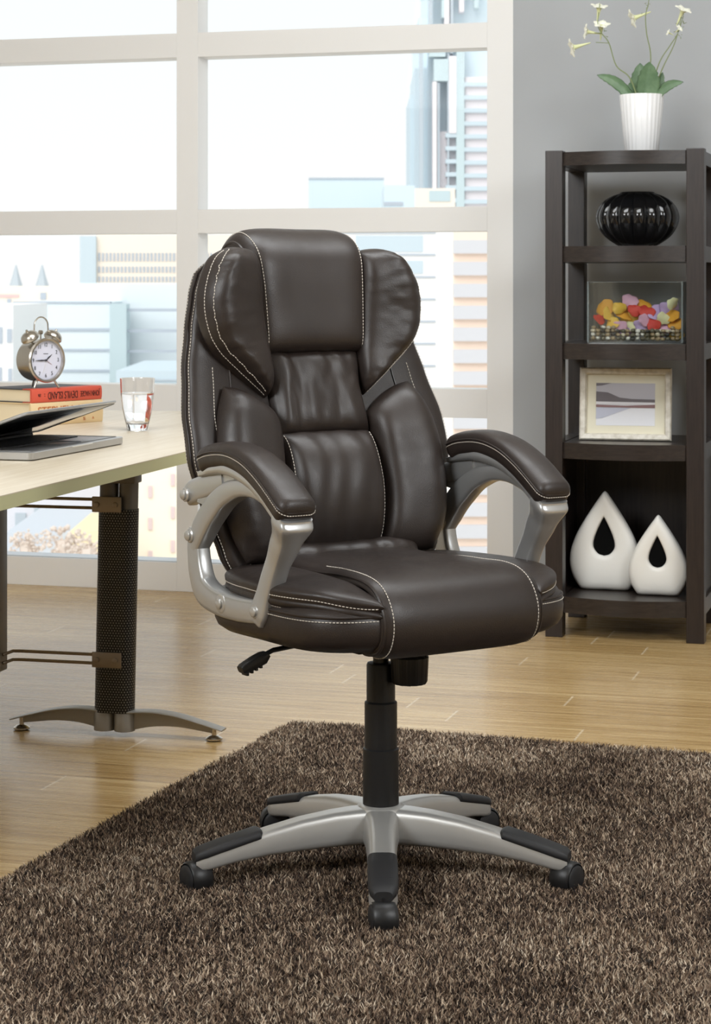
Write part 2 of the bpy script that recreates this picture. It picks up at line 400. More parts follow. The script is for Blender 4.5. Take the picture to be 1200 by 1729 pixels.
# street level under the desk
e = building('grey_arcade_building', 'pale grey building with a row of tall dark windows seen under the desk', [(10, 172, 700, None, 13, 0)], 86, [m_hazed_fac('pale_grey_stone', (224, 224, 230))])
bands1(e, 'window_row', C_DK, [(58 + i * 18, 67 + i * 18, 855, 882) for i in range(7)] + [(26, 44, 866, 892)], 86)
e = building('yellow_house', 'low pale yellow house beside the desk column, beyond the glass', [(118, 170, 897, None, 6, 0)], 74, [C_YEL])
e = building('grey_house', 'low grey-blue wall below the arcade seen under the desk', [(10, 118, 899, None, 8, 0)], 75, [m_hazed_fac('blue_grey_render', (206, 212, 220))])
e = building('cream_apartment', 'cream apartment block with reddish windows seen right of the desk column', [(180, 420, 700, None, 14, 0)], 82, [m_hazed_fac('warm_cream', (255, 243, 226))])
bands1(e, 'window_row', m_hazed_fac('rosy_window', (226, 206, 206)), [(250 + dx, 257 + dx, y, y + 20) for dx, ys in ((0, (820, 874, 930)), (38, (800, 855, 912))) for y in ys], 82)
# bare hazy trees
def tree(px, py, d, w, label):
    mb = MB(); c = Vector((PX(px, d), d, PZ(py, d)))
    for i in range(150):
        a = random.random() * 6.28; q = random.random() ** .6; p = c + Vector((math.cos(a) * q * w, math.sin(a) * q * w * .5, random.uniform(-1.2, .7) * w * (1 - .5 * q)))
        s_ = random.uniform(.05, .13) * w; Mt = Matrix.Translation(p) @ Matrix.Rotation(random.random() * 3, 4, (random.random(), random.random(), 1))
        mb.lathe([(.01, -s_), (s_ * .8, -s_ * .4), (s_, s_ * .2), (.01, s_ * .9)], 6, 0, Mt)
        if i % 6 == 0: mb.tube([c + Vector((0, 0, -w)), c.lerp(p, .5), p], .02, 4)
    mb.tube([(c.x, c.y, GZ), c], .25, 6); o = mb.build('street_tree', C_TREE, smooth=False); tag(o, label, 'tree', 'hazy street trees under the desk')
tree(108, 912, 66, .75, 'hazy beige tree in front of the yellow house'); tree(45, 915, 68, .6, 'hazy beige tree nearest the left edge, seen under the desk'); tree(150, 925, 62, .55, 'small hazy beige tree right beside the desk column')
# right: stepped skyscraper
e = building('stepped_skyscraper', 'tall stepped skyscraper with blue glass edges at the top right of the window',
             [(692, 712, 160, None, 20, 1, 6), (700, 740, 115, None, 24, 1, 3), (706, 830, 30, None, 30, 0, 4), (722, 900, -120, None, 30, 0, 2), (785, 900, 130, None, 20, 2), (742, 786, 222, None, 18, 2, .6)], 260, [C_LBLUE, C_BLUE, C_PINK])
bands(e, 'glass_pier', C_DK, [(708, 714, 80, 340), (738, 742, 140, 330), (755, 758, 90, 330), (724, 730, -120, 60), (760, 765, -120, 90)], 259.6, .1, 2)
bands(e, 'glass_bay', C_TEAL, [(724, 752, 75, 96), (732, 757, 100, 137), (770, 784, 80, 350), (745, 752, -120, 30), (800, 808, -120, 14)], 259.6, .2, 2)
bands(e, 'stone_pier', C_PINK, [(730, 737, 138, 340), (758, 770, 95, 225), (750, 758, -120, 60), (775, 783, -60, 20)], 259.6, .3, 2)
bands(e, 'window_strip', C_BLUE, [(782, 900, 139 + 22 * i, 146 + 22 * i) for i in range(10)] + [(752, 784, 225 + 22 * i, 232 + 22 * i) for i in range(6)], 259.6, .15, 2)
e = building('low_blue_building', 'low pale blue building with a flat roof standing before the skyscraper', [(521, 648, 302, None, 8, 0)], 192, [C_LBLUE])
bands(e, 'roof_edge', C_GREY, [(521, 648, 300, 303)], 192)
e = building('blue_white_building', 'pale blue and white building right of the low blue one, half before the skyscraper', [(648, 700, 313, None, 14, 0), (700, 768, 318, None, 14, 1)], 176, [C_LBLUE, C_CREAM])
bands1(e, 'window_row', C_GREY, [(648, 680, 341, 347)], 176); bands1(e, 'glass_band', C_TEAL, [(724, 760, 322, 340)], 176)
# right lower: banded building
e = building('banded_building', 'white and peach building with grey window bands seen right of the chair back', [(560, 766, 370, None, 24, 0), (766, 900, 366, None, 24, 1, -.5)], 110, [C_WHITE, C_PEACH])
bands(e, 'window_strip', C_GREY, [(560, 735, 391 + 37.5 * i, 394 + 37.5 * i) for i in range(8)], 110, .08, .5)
bands(e, 'window_bay', m_hazed_fac('mottled_grey_window', (214, 214, 218)), [(765, 900, 405 + 37 * i, 428 + 37 * i) for i in range(16)], 109.3, .1, .5)
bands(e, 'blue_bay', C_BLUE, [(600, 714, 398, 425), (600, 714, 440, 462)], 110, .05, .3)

# ------------------------------------------------------------------ shag rug
def rug():
    root = empty('shag_rug', (-.150, 4.925, 0), R(-19.8)); tag(root, 'thick brown shag rug with mottled dark and beige strands under the office chair', 'rug')
    LX, LY = 1.8, 2.42
    MB().box((LX / 2, -LY / 2, .004), (LX - .02, LY - .02, .008)).build('backing', mat('rug_backing', (38, 30, 26), .9), root, smooth=False)
    n = 570000
    x = np.random.rand(n) * LX; y = -np.random.rand(n) * LY
    ca, sa = math.cos(R(-19.8)), math.sin(R(-19.8))
    wx = -.15 + x * ca - y * sa; wy = 4.925 + x * sa + y * ca
    def fld(sc, seed):
        g = np.random.RandomState(seed).rand(64, 64); u = (x * sc) % 63; v_ = (-y * sc) % 63
        i = u.astype(int); j = v_.astype(int); fu = u - i; fv = v_ - j; fu = fu * fu * (3 - 2 * fu); fv = fv * fv * (3 - 2 * fv)
        return (g[i, j] * (1 - fu) + g[i + 1, j] * fu) * (1 - fv) + (g[i, j + 1] * (1 - fu) + g[i + 1, j + 1] * fu) * fv
    ang = fld(9, 1) * 6 + fld(38, 2) * 9 + np.random.randn(n) * 2
    lean = .10 + .30 * fld(14, 3) + np.abs(np.random.randn(n)) * .42
    ln = .010 + .008 * np.random.rand(n) + .006 * (fld(7, 5) - .5)
    hz = ln * np.cos(np.clip(lean, 0, 1.25)); hd = ln * np.sin(np.clip(lean, 0, 1.25))
    dx, dy = np.cos(ang), np.sin(ang)
    wa = np.random.rand(n) * 6.283; w = .0008 + .0005 * np.random.rand(n)
    px, py = np.cos(wa) * w, np.sin(wa) * w
    V = np.zeros((n, 5, 3), 'f')
    V[:, 0] = np.stack([x - px, y - py, np.full(n, .006)], 1); V[:, 1] = np.stack([x + px, y + py, np.full(n, .006)], 1)
    mx, my, mz = x + dx * hd * .32, y + dy * hd * .32, .006 + hz * .6
    V[:, 2] = np.stack([mx + px, my + py, mz], 1); V[:, 3] = np.stack([mx - px, my - py, mz], 1)
    V[:, 4] = np.stack([x + dx * hd, y + dy * hd, .006 + hz], 1)
    me = bpy.data.meshes.new('pile'); me.vertices.add(n * 5); me.vertices.foreach_set('co', V.ravel())
    base = np.arange(n) * 5
    lp = np.stack([base, base + 1, base + 2, base + 3, base + 3, base + 2, base + 4], 1).ravel()
    me.loops.add(n * 7); me.loops.foreach_set('vertex_index', lp)
    ls = np.stack([np.arange(n) * 7, np.arange(n) * 7 + 4], 1).ravel(); me.polygons.add(n * 2); me.polygons.foreach_set('loop_start', ls)
    me.update(calc_edges=True); me.validate(); me.shade_smooth()
    at = me.attributes.new('tone', 'FLOAT', 'POINT')
    tone = np.clip(np.random.rand(n) * .80 + .20 * fld(5, 8) + .12 * (fld(30, 9) - .5), 0, 1); at.data.foreach_set('value', np.repeat(tone, 5).astype('f'))
    m = mat('shag_yarn', (110, 90, 75), .65, spec=.25)
    a = N(m, 'ShaderNodeAttribute'); a.attribute_name = 'tone'
    c = ramp(m, a.outputs['Fac'], [(.14, (34, 28, 26)), (.40, (82, 66, 56)), (.62, (150, 126, 106)), (.80, (214, 192, 166)), (1, (246, 234, 214))])
    Lk(m, c, B(m).inputs['Base Color'])
    me.materials.append(m)
    o = bpy.data.objects.new('pile', me); COL.objects.link(o); o.parent = root; o['kind'] = 'stuff'
rug()

# ------------------------------------------------------------------ office chair
CH = empty('office_chair', (.045, 3.735, 0), R(33))
tag(CH, 'dark brown leather executive office chair with white stitching, silver arms and five-star base', 'office chair')
def c3(x, f, z): return Vector((x, -f, z))
FBT = [(.44, -.131), (.50, -.145), (.56, -.158), (.66, -.179), (.77, -.207), (.85, -.238), (.92, -.261), (1.0, -.273), (1.14, -.283), (1.3, -.30)]
_fz = [p[0] for p in FBT]; _ff = [p[1] for p in FBT]; _fg = np.linspace(.44, 1.3, 600); _fv = np.interp(_fg, _fz, _ff); _fv = np.convolve(np.pad(_fv, 25, 'edge'), np.hanning(51) / np.hanning(51).sum(), 'valid')
def fb0(z): return float(np.interp(z, _fg, _fv))
def fb(x, z): return fb0(z) + .62 * x * x
def stitch(name, pts_list, parent, r=.0008, pitch=.0062, dash=.0042):
    mb = MB()
    for pts in pts_list:
        P = [Vector(p) for p in pts]; L = [0]
        for a, b in zip(P, P[1:]): L.append(L[-1] + (b - a).length)
        s_ = 0; i = 0
        def at(t):
            k = 0
            lo, hi = 0, len(L) - 1
            while hi - lo > 1:
                m_ = (lo + hi) // 2
                if L[m_] <= t: lo = m_
                else: hi = m_
            return P[lo].lerp(P[hi], (t - L[lo]) / max(1e-9, L[hi] - L[lo]))
        while s_ + dash < L[-1]:
            mb.tube([at(s_), at(s_ + dash)], r, 5); s_ += pitch
    return mb.build(name, STITCH, parent)
def cushion(name, Mf, T, nu=28, nv=40, pu=4, pv=4, q=.5, sgn=1, wr=None, back=.010, parent=CH, m=None):
    """closed padded panel over the sheet Mf(u,v); returns (object, top(u,v))"""
    Tf = T if callable(T) else (lambda u, v: T)
    e = 1e-3
    def Nn(u, v):
        u0, u1 = max(.003, min(.997, u)) - e, max(.003, min(.997, u)) + e; v0, v1 = max(.003, min(.997, v)) - e, max(.003, min(.997, v)) + e
        um, vm = (u0 + u1) / 2, (v0 + v1) / 2
        n = (Mf(u1, vm) - Mf(u0, vm)).cross(Mf(um, v1) - Mf(um, v0))
        return n.normalized() * sgn if n.length > 1e-12 else Vector((0, -1, 0))
    def prof(u, v):
        a = max(0, 1 - abs(2 * u - 1) ** pu); b = max(0, 1 - abs(2 * v - 1) ** pv); return (a ** q) * (b ** q)
    def top(u, v, off=0):
        n = Nn(u, v); h = Tf(u, v) * prof(u, v)
        if wr: h += wr(u, v) * min(1, prof(u, v) * 1.4)
        return Mf(u, v) + n * (h + off)
    def sp(i, n): # cluster samples near the edges
        t = i / n; return .5 - .5 * math.cos(math.pi * t)
    vs = []; fs = []; idx = {}
    for side in (0, 1):
        for i in range(nu + 1):
            for j in range(nv + 1):
                if side and (i in (0, nu) or j in (0, nv)): idx[(1, i, j)] = idx[(0, i, j)]; continue
                u, v = sp(i, nu), sp(j, nv); idx[(side, i, j)] = len(vs)
                vs.append(top(u, v) if not side else Mf(u, v) - Nn(u, v) * back * prof(u, v))
    for side in (0, 1):
        for i in range(nu):
            for j in range(nv):
                f = (idx[(side, i, j)], idx[(side, i + 1, j)], idx[(side, i + 1, j + 1)], idx[(side, i, j + 1)])
                fs.append(f if not side else f[::-1])
    mb = MB(); mb.add(vs, fs); o = mb.build(name, m or LEATHER, parent, ang=80)
    return o, top
def nz(x, y, s_=0): return noise.noise(Vector((x, y, s_)))
def sheet(Lp, Rp, bow_t=0, bow_b=0, dz=0):
    Lc, Rc = curve(Lp), curve(Rp)
    def M(u, v):
        a, b = Lc(v), Rc(v); p = a.lerp(b, u); k = 4 * u * (1 - u)
        z = p.y + k * (bow_t * (1 - v) ** 2 + bow_b * v ** 2); return c3(p.x, fb(p.x, z) + dz, z)
    return M

# ---- backrest body: a padded shell with rounded edges
Wz = [(.47, .17), (.50, .205), (.56, .235), (.64, .262), (.73, .282), (.80, .280), (.88, .264), (.96, .246), (1.03, .230), (1.07, .216), (1.10, .185), (1.117, .14), (1.122, .06)]
Tz = [(.47, .03), (.52, .06), (.7, .068), (.95, .068), (1.06, .07), (1.122, .03)]
def back_body():
    rings = []; zz = []
    for i in range(64):
        t = i / 63; zz.append(.47 + (1.122 - .47) * (.5 - .5 * math.cos(math.pi * t)) ** .9)
    for z in zz:
        w, t = interp(Wz, z), interp(Tz, z); c = fb(0, z) - t / 2; ring = []
        for a, b in sell(w, t / 2, 3.2, 56): ring.append(c3(a, c + b + (.25 + .37 * (.5 + b / t)) * a * a, z + .0))
        rings.append(ring)
    return MB().loft(rings).build('backrest', LEATHER, CH, ang=80)
bb = back_body()
def body_line(side, q, z0, z1, n=60):
    """line on the body's side at section angle q (0 = widest)"""
    out = []
    for i in range(n):
        z = z0 + (z1 - z0) * i / (n - 1); w, t = interp(Wz, z), interp(Tz, z); c = fb(0, z) - t / 2
        ca, sa = math.cos(q), math.sin(q); a = w * abs(ca) ** .625; b = t / 2 * math.copysign(abs(sa) ** .625, sa)
        k = .0012; out.append(c3(side * (a + k * abs(ca)), c + b + (.25 + .37 * (.5 + b / t)) * a * a + k * sa, z))
    return out
stitch('stitching', [body_line(s_, q, .52, 1.09) for s_ in (-1, 1) for q in (-.55, -.12, .16)] + [body_line(s_, .75, .52, .9) for s_ in (-1, 1)], bb)
# seam piping along the side gusset
mb = MB()
for s_ in (-1, 1):
    for q in (-.35, .02, 1.0): mb.tube(body_line(s_, q, .5, 1.10), .0022, 6)
mb.build('side_piping', LEATHER, bb)
# vertical panel seams on the lower front bolsters
# ---- wings
def pleat(k, A, seed, w=.3):
    # gathered folds running in from the sewn outer edge
    def f(u, v):
        r = 1 - 2.2 * abs(nz(v * k + .8 * nz(u * 2, v * 3, seed + 3), u * .9, seed)); amp = .45 + .9 * abs(nz(v * 4, 0, seed + 9)) * 2
        return -A * max(0, r) ** 2 * amp * math.exp(-(1 - u) / w) * min(1, (1 - u) * 14 + .25) + A * .22 * nz(v * 4, u * 2, seed + 5)
    return f
def wrinkle_edge(k, A, seed, side=1, w=.16):
    def f(u, v):
        uu = u if side > 0 else 1 - u; d = 1 - uu
        return A * nz(v * k, uu * 1.4, seed) * math.exp(-d / w) + A * .5 * nz(v * k * .6, uu * 2.5, seed + 5) * math.exp(-d / (w * 3))
    return f
for s_ in (-1, 1):
    inner = [(.118, 1.112), (.112, 1.05), (.105, .98), (.100, .90), (.103, .845)]
    outer = [(.176, 1.117), (.215, 1.094), (.242, 1.035), (.240, .975), (.214, .925), (.158, .875), (.110, .838)]
    I = [(s_ * a, b) for a, b in inner]; O = [(s_ * a, b) for a, b in outer]
    M = sheet(I, O, .004, 0, .002)
    o, top = cushion('wing_cushion', M, lambda u, v: .058 - .016 * v + .012 * u, 34, 56, 5, 6, .5, -s_, wr=pleat(17, .0085, 3.3 + s_, .32), back=.02)
    stitch('stitching', [[top(.965, .02 + .96 * i / 90, .0008) for i in range(91)], [top(.995, .03 + .96 * i / 90, .0012) for i in range(91)]], o)
# ---- middle cushion
def vwr(A, k, seed, kv=1.2): return lambda u, v: A * nz(u * k + .6 * nz(v * 2, u, 9), v * kv, seed)
M = sheet([(-.108, .925), (-.100, .85), (-.104, .768)], [(.108, .925), (.100, .85), (.104, .768)], 0, -.003, .004)
o, top = cushion('middle_cushion', M, .036, 44, 36, 6, 5, .5, -1, wr=lambda u, v: .006 * nz(u * 8 + .5 * nz(v * 2, u, 9), v * 1.2, 1.3) - .004 * max(0, 1 - 3 * abs(nz(u * 7, v * 1.4, 8.2))) ** 2 * (1 - .6 * v))
# ---- lumbar cushion
M = sheet([(-.102, .772), (-.106, .67), (-.100, .60), (-.090, .553)], [(.102, .772), (.106, .67), (.100, .60), (.090, .553)], .002, -.004, .006)
o, top = cushion('lumbar_cushion', M, lambda u, v: .044 + .02 * math.sin(math.pi * min(1, v * 1.1)), 44, 48, 7, 5, .5, -1, wr=vwr(.0028, 7, 4.3, .8))
stitch('stitching', [[top(u, .03 + .92 * i / 70, .0008) for i in range(71)] for u in (.03, .97)], o)
# ---- side cushions beside the lumbar pad
for s_ in (-1, 1):
    I = [(s_ * a, b) for a, b in [(.100, .800), (.106, .74), (.108, .66), (.100, .60), (.09, .55)]]
    O = [(s_ * a, b) for a, b in [(.205, .862), (.232, .80), (.243, .72), (.236, .62), (.205, .548)]]
    M = sheet(I, O, .012, -.006, .004)
    o, top = cushion('side_cushion', M, lambda u, v: .052 - .006 * u, 36, 50, 4.5, 6, .5, -s_, wr=pleat(11, .006, 13.3 + s_, .14), back=.02)
# ---- gathered roll at the foot of the backrest
M = sheet([(-.16, .575), (-.165, .54), (-.15, .50)], [(.16, .575), (.165, .54), (.15, .50)], 0, 0, .012)
cushion('lower_roll', M, .052, 50, 24, 5, 3, .5, -1, wr=vwr(.008, 13, 7.7, 1.0))
# ---- headrest cushion rolling over the top
def headrest():
    path = curve([(fb(0, .918) + .012, .918), (fb(0, .99) + .016, .99), (fb(0, 1.06) + .014, 1.06), (fb(0, 1.10) + .004, 1.098), (fb(0, 1.12) - .03, 1.118), (fb(0, 1.12) - .065, 1.105), (fb(0, 1.08) - .095, 1.06), (fb(0, .98) - .094, .98)])
    def M(u, v):
        p = path(v); w = .120 + .012 * min(1, v * 2.0) ** 1.3; x = (2 * u - 1) * w; return c3(x, p.x + .35 * x * x, p.y)
    o, top = cushion('headrest_cushion', M, lambda u, v: .040 - .012 * max(0, v - .45), 36, 70, 7, 16, .5, 1, wr=lambda u, v: .002 * nz(u * 3, v * 5, 2), back=.006)
    stitch('stitching', [[top(u, .012 + .80 * i / 110, .0009) for i in range(111)] for u in (.06, .94)], o)
    mb = MB()
    for u in (.006, .994): mb.tube([top(u, .02 + .9 * i / 70) for i in range(71)], .003, 6)
    mb.build('side_piping', LEATHER, o)
headrest()

# ---- seat
def seat_plan(w, f0, f1, n, k=72):
    c = (f0 + f1) / 2; h = (f1 - f0) / 2; return [(a, c + b) for a, b in sell(w, h, n, k)]
rings = []
for z, w, f0, f1 in ((.447, .20, -.14, .17), (.440, .235, -.18, .215), (.438, .262, -.19, .236), (.448, .276, -.20, .248), (.46, .281, -.205, .256), (.48, .282, -.205, .258), (.498, .280, -.205, .254), (.510, .274, -.2, .246), (.515, .26, -.19, .235), (.517, .2, -.15, .2)):
    rings.append([c3(a, b, z - .012 * max(0, -b) * 2) for a, b in seat_plan(w, f0, f1, 4.2)])
sb = MB().loft(rings).build('seat_base', LEATHER, CH, ang=80)
def seat_edge(z, w, f0, f1, off, a0, a1, n=80):
    out = []
    for i in range(n):
        t = R(a0 + (a1 - a0) * i / (n - 1)); c, s_ = math.cos(t), math.sin(t)
        x = (w + off) * math.copysign(abs(c) ** (2 / 4.2), c); f = (f0 + f1) / 2 + ((f1 - f0) / 2 + off) * math.copysign(abs(s_) ** (2 / 4.2), s_)
        out.append(c3(x, f, z - .024 * max(0, -f)))
    return out
stitch('stitching', [seat_edge(.492, .2815, -.205, .255, .001, a, b) for a, b in ((-50, 70), (110, 230))], sb)
mb = MB(); mb.tube(seat_edge(.499, .2805, -.205, .254, 0, -60, 78), .0025, 6); mb.tube(seat_edge(.499, .2805, -.205, .254, 0, 102, 240), .0025, 6); mb.build('edge_piping', LEATHER, sb)
def ease(a, b, t): t = max(0, min(1, (t - a) / (b - a))); return t * t * (3 - 2 * t)
# centre panel
sp_ = curve([(-.205, .548), (-.12, .536), (.0, .533), (.10, .540), (.18, .542), (.225, .530), (.249, .50), (.251, .47), (.235, .445), (.19, .434)])
def Mseat(u, v):
    p = sp_(v); w = .150 + .017 * ease(.3, .8, v); x = (2 * u - 1) * w; return c3(x, p.x - .10 * x * x * ease(.5, .9, v), p.y)
o, top = cushion('seat_cushion', Mseat, lambda u, v: .024 + .004 * math.sin(v * 6), 44, 80, 9, 14, .5, -1, wr=lambda u, v: .0035 * nz(u * 4, v * 5, 3) * (1 - ease(.5, .9, v)), back=.006)
stitch('stitching', [[top(u, .42 + .56 * i / 90, .0009) for i in range(91)] for u in (.05, .95)], o)
mb = MB()
for u in (.012, .988): mb.tube([top(u, .3 + .69 * i / 70) for i in range(71)], .003, 6)
mb.build('edge_piping', LEATHER, o)
# side pads, two layers each
for s_ in (-1, 1):
    for k, (nm, dz, grow, T) in enumerate((('seat_side_roll', -.014, .008, .020), ('seat_side_cushion', .003, .009, .050))):
        I = curve([(s_ * .135, -.175), (s_ * .14, -.05), (s_ * .15, .08), (s_ * .158, .17), (s_ * .160, .232)])
        O = curve([(s_ * (.195 + grow), -.175), (s_ * (.242 + grow), -.125), (s_ * (.268 + grow), -.03), (s_ * (.277 + grow), .09), (s_ * (.255 + grow), .165), (s_ * (.215 + grow), .222), (s_ * .163, .248 + grow)])
        def Mp(u, v, I=I, O=O, dz=dz):
            p = I(v).lerp(O(v), u); return c3(p.x, p.y, .530 + dz + .006 * math.sin(math.pi * v) - .012 * ease(.75, 1, v) - .006 * u * u)
        o, top = cushion(nm, Mp, lambda u, v, T=T: T * (1 - .12 * v), 34, 60, 4, 7, .5, s_, wr=(lambda u, v: .004 * nz(v * 9, u * 1.5, 21) * math.exp(-(1 - u) / .3) + .003 * nz(v * 5, u * 4, 2)), back=.012)
        if k: stitch('stitching', [[top(.95, .04 + .94 * i / 90, .0008) for i in range(91)], [top(.998, .04 + .94 * i / 90, .0012) for i in range(91)]], o)
# under-seat plate
MB().box((0, -.0, .425), (.24, .22, .03), bev=.006).build('mechanism_plate', BLACKP, CH)

# ---- armrests
def flat_bar(pts, ws, x, tx, mb=None, n=4.6, k=6, lean=0):
    P = spline3([Vector((x + (lean[i] if lean else 0), -p[0], p[1])) for i, p in enumerate(pts)], k)
    Ws = curve([(i, w) for i, w in enumerate(ws)])
    m_ = len(P) - 1; mb = mb or MB(); rings = []
    for i, p in enumerate(P):
        t = (P[min(i + 1, m_)] - P[max(i - 1, 0)]).normalized(); a = Vector((1, 0, 0)); b = t.cross(a).normalized()
        q = i / m_ * (len(ws) - 1); j = min(int(q), len(ws) - 2); fr = q - j; fr = fr * fr * (3 - 2 * fr); w = ws[j] + (ws[j + 1] - ws[j]) * fr
        tt = tx[j] + (tx[j + 1] - tx[j]) * fr if isinstance(tx, (list, tuple)) else tx
        e = 1.0
        rings.append([tuple(p + a * (c * 1) + b * (d * 1)) for c, d in sell(tt / 2, w / 2, n, 20)])
    # rounded ends
    for rr, rev in ((rings[0], True), (rings[-1], False)):
        pass
    mb.loft(rings); return mb
for s_ in (-1, 1):
    X = s_ * .272
    af = empty('armrest', (0, 0, 0), 0, CH)
    mb = MB()
    # upper cradle below the pad, running into the front post
    flat_bar([(-.147, .712), (-.09, .724), (-.03, .727), (.04, .714), (.095, .688), (.132, .659), (.148, .644)], [.012, .018, .022, .024, .022, .016, .008], X, [.044, .052, .058, .062, .064, .060, .05], mb)
    flat_bar([(.150, .662), (.142, .650), (.122, .618), (.094, .575), (.070, .530), (.053, .492), (.046, .474), (.043, .466)], [.030, .052, .046, .040, .042, .050, .040, .016], X, [.062, .066, .044, .034, .034, .038, .034, .020], mb)
    # arch and rear bow
    flat_bar([(.140, .648), (.105, .674), (.05, .694), (-.01, .698), (-.07, .682), (-.120, .650), (-.160, .612), (-.184, .575)], [.020, .026, .028, .032, .040, .046, .048, .036], X, [.03, .034, .036, .036, .036, .036, .034, .030], mb)
    flat_bar([(-.184, .612), (-.182, .570), (-.172, .530), (-.150, .502), (-.10, .489), (-.03, .486), (.05, .490)], [.034, .044, .048, .050, .046, .044, .042], X, [.026, .030, .032, .034, .034, .034, .030], mb)
    # web between cradle and arch, and the rear lug
    mb.loft([[(X + dx, -f, z) for f, z in ((-.145, .712), (-.09, .722), (-.03, .725), (.04, .712), (.04, .694), (-.01, .694), (-.07, .678), (-.13, .655), (-.165, .66))] for dx in (-.013, .013)])
    flat_bar([(-.210, .668), (-.185, .678), (-.13, .692), (-.07, .706)], [.040, .044, .044, .034], X, [.024, .028, .032, .032], mb)
    mb.build('arm_frame', SILVER, af)
    for f, z in ((-.203, .670), (-.186, .598), (-.072, .490), (.048, .492)):
        mb = MB(); mm = Matrix.Translation((X + s_ * .014, -f, z)) @ Matrix.Rotation(R(90) * s_, 4, 'Y')
        big = .017 if f < -.05 and f > -.1 else .013
        mb.lathe([(big, -.004), (big, .003), (big * .85, .005), (.0095, .005), (.009, .0085), (.0065, .0105), (.001, .0108)], 24, 0, mm)
        mb.build('screw_cap', SILVER2, af)
    # pad
    pc = spline3([Vector((0, -f, z)) for f, z in ((-.146, .730), (-.10, .743), (-.035, .748), (.027, .738), (.082, .715), (.130, .685), (.162, .662))], 8)
    n = len(pc); rings = []; lineL = []; lineR = []
    for i, p in enumerate(pc):
        t = (pc[min(i + 1, n - 1)] - pc[max(i - 1, 0)]).normalized(); a = Vector((1, 0, 0)); b = a.cross(t) ; b = b if b.z > 0 else -b
        q = i / (n - 1); e = min(1, (q / .07)) if q < .07 else min(1, (1 - q) / .09); e = max(.02, 1 - (1 - e) ** 2) ** .5
        w = (.029 + .008 * ease(.1, .75, q)) * (.5 + .5 * e); h = .0255 * e
        c = Vector((X, p.y, p.z - .003))
        sec = sell(w, h, 2.9, 32); rings.append([tuple(c + a * u_ + b * (v_ + .0045)) for u_, v_ in sec])
        lineL.append(c + a * (w * 1.012) + b * .008); lineR.append(c - a * (w * 1.012) + b * .008)
    mb = MB(); mb.loft(rings); pd = mb.build('arm_pad', LEATHER, af, ang=80)
    stitch('stitching', [lineL + lineR[::-1]], af, pitch=.0052, dash=.0036)
    mb = MB(); mb.tube([p + Vector((0, 0, .005)) for p in lineL + lineR[::-1]], .0016, 6); mb.build('pad_piping', LEATHER, af)

# ---- gas lift, knob, lever
PED = Matrix.Rotation(R(-33), 4, 'Z') @ Matrix.Translation((0, -.048, 0)) @ Matrix.Rotation(R(33), 4, 'Z')   # pedestal axis
mb = MB(); mb.lathe([(.032, .10), (.032, .226), (.029, .228), (.029, .308), (.0255, .311), (.0255, .375), (.024, .378), (.014, .379), (.014, .425)], 40, M=PED); mb.build('gas_lift', BLACKP, CH, ang=30)
def kn(a, z): return 1 + .035 * (math.cos(a * 14) > 0)
mm = Matrix.Translation(c3(.005, .085, 0))
mb = MB(); mb.lathe([(.028, .345), (.031, .350), (.033, .392), (.030, .396)], 112, 0, mm, mod=kn)
for i in range(5): mb.lathe([(.024, .397 + i * .006), (.0275, .400 + i * .006), (.024, .403 + i * .006)], 28, 0, mm)
mb.build('tilt_knob', BLACKP, CH, ang=30)
mb = MB(); mb.tube([c3(-.03, .0, .43), c3(-.13, .0, .421), c3(-.225, .0, .413), c3(-.236, .0, .409), c3(-.243, .0, .402)], .0045, 8)
lv = mb.build('height_lever', BLACKG, CH)
mb = MB(); mb.sweep([c3(-.238, 0, .408), c3(-.246, 0, .402), c3(-.262, 0, .396), c3(-.285, 0, .387), c3(-.290, 0, .385)], lambda i, t: sell(.010, (.006, .011, .011, .009, .006)[i], 4, 16), up=(0, 0, 1))
for k in range(4): mb.box(c3(-.253 - k * .009, 0, .3885 - k * .0035), (.005, .018, .006), bev=.001)
mb.build('lever_grip', BLACKP, lv)

# ---- star base and casters
mb = MB(); mb.lathe([(.036, .062), (.044, .068), (.046, .112), (.042, .124), (.034, .128)], 40, M=PED)
for k in range(5):
    Mx = PED @ Matrix.Rotation(R(-90 - 33 + 72 * k), 4, 'Z')
    st = [(.020, .125, .064, .066), (.05, .1245, .062, .060), (.09, .122, .060, .053), (.15, .114, .054, .049), (.21, .101, .044, .047), (.27, .085, .035, .045), (.315, .0725, .031, .046), (.331, .0685, .029, .042), (.340, .064, .024, .032)]
    rings = [[(r, a, zt - h / 2 + b * 1) for a, b in [(u_ * (1 + .0 - .10 * (v_ / (h / 2))), v_) for u_, v_ in sell(w / 2, h / 2, 4.5, 28)]] for r, zt, h, w in st]
    mb.loft(rings, M=Mx)
base = mb.build('star_base', SILVER2, CH, ang=50)
for k in range(5):
    Mx = PED @ Matrix.Rotation(R(-90 - 33 + 72 * k), 4, 'Z'); rings = []
    for r, zt, w in ((.222, .0985, .034), (.228, .1005, .049), (.26, .0925, .0505), (.295, .0835, .0505), (.320, .0765, .0485), (.334, .0725, .043), (.341, .0675, .030)):
        rings.append([(r, a, zt - .0058 + b) for a, b in [(u_ * (1 - .07 * v_ / .009), v_) for u_, v_ in sell(w / 2, .0085, 3.6, 24)]])
    mb = MB(); mb.loft(rings, M=Mx)
    for j in range(4): mb.box((.268 + j * .012, 0, .0925 - (.268 + j * .012 - .26) * .23), (.0022, .026, .002), M=Mx)
    mb.build('toe_cap', BLACKR, base)
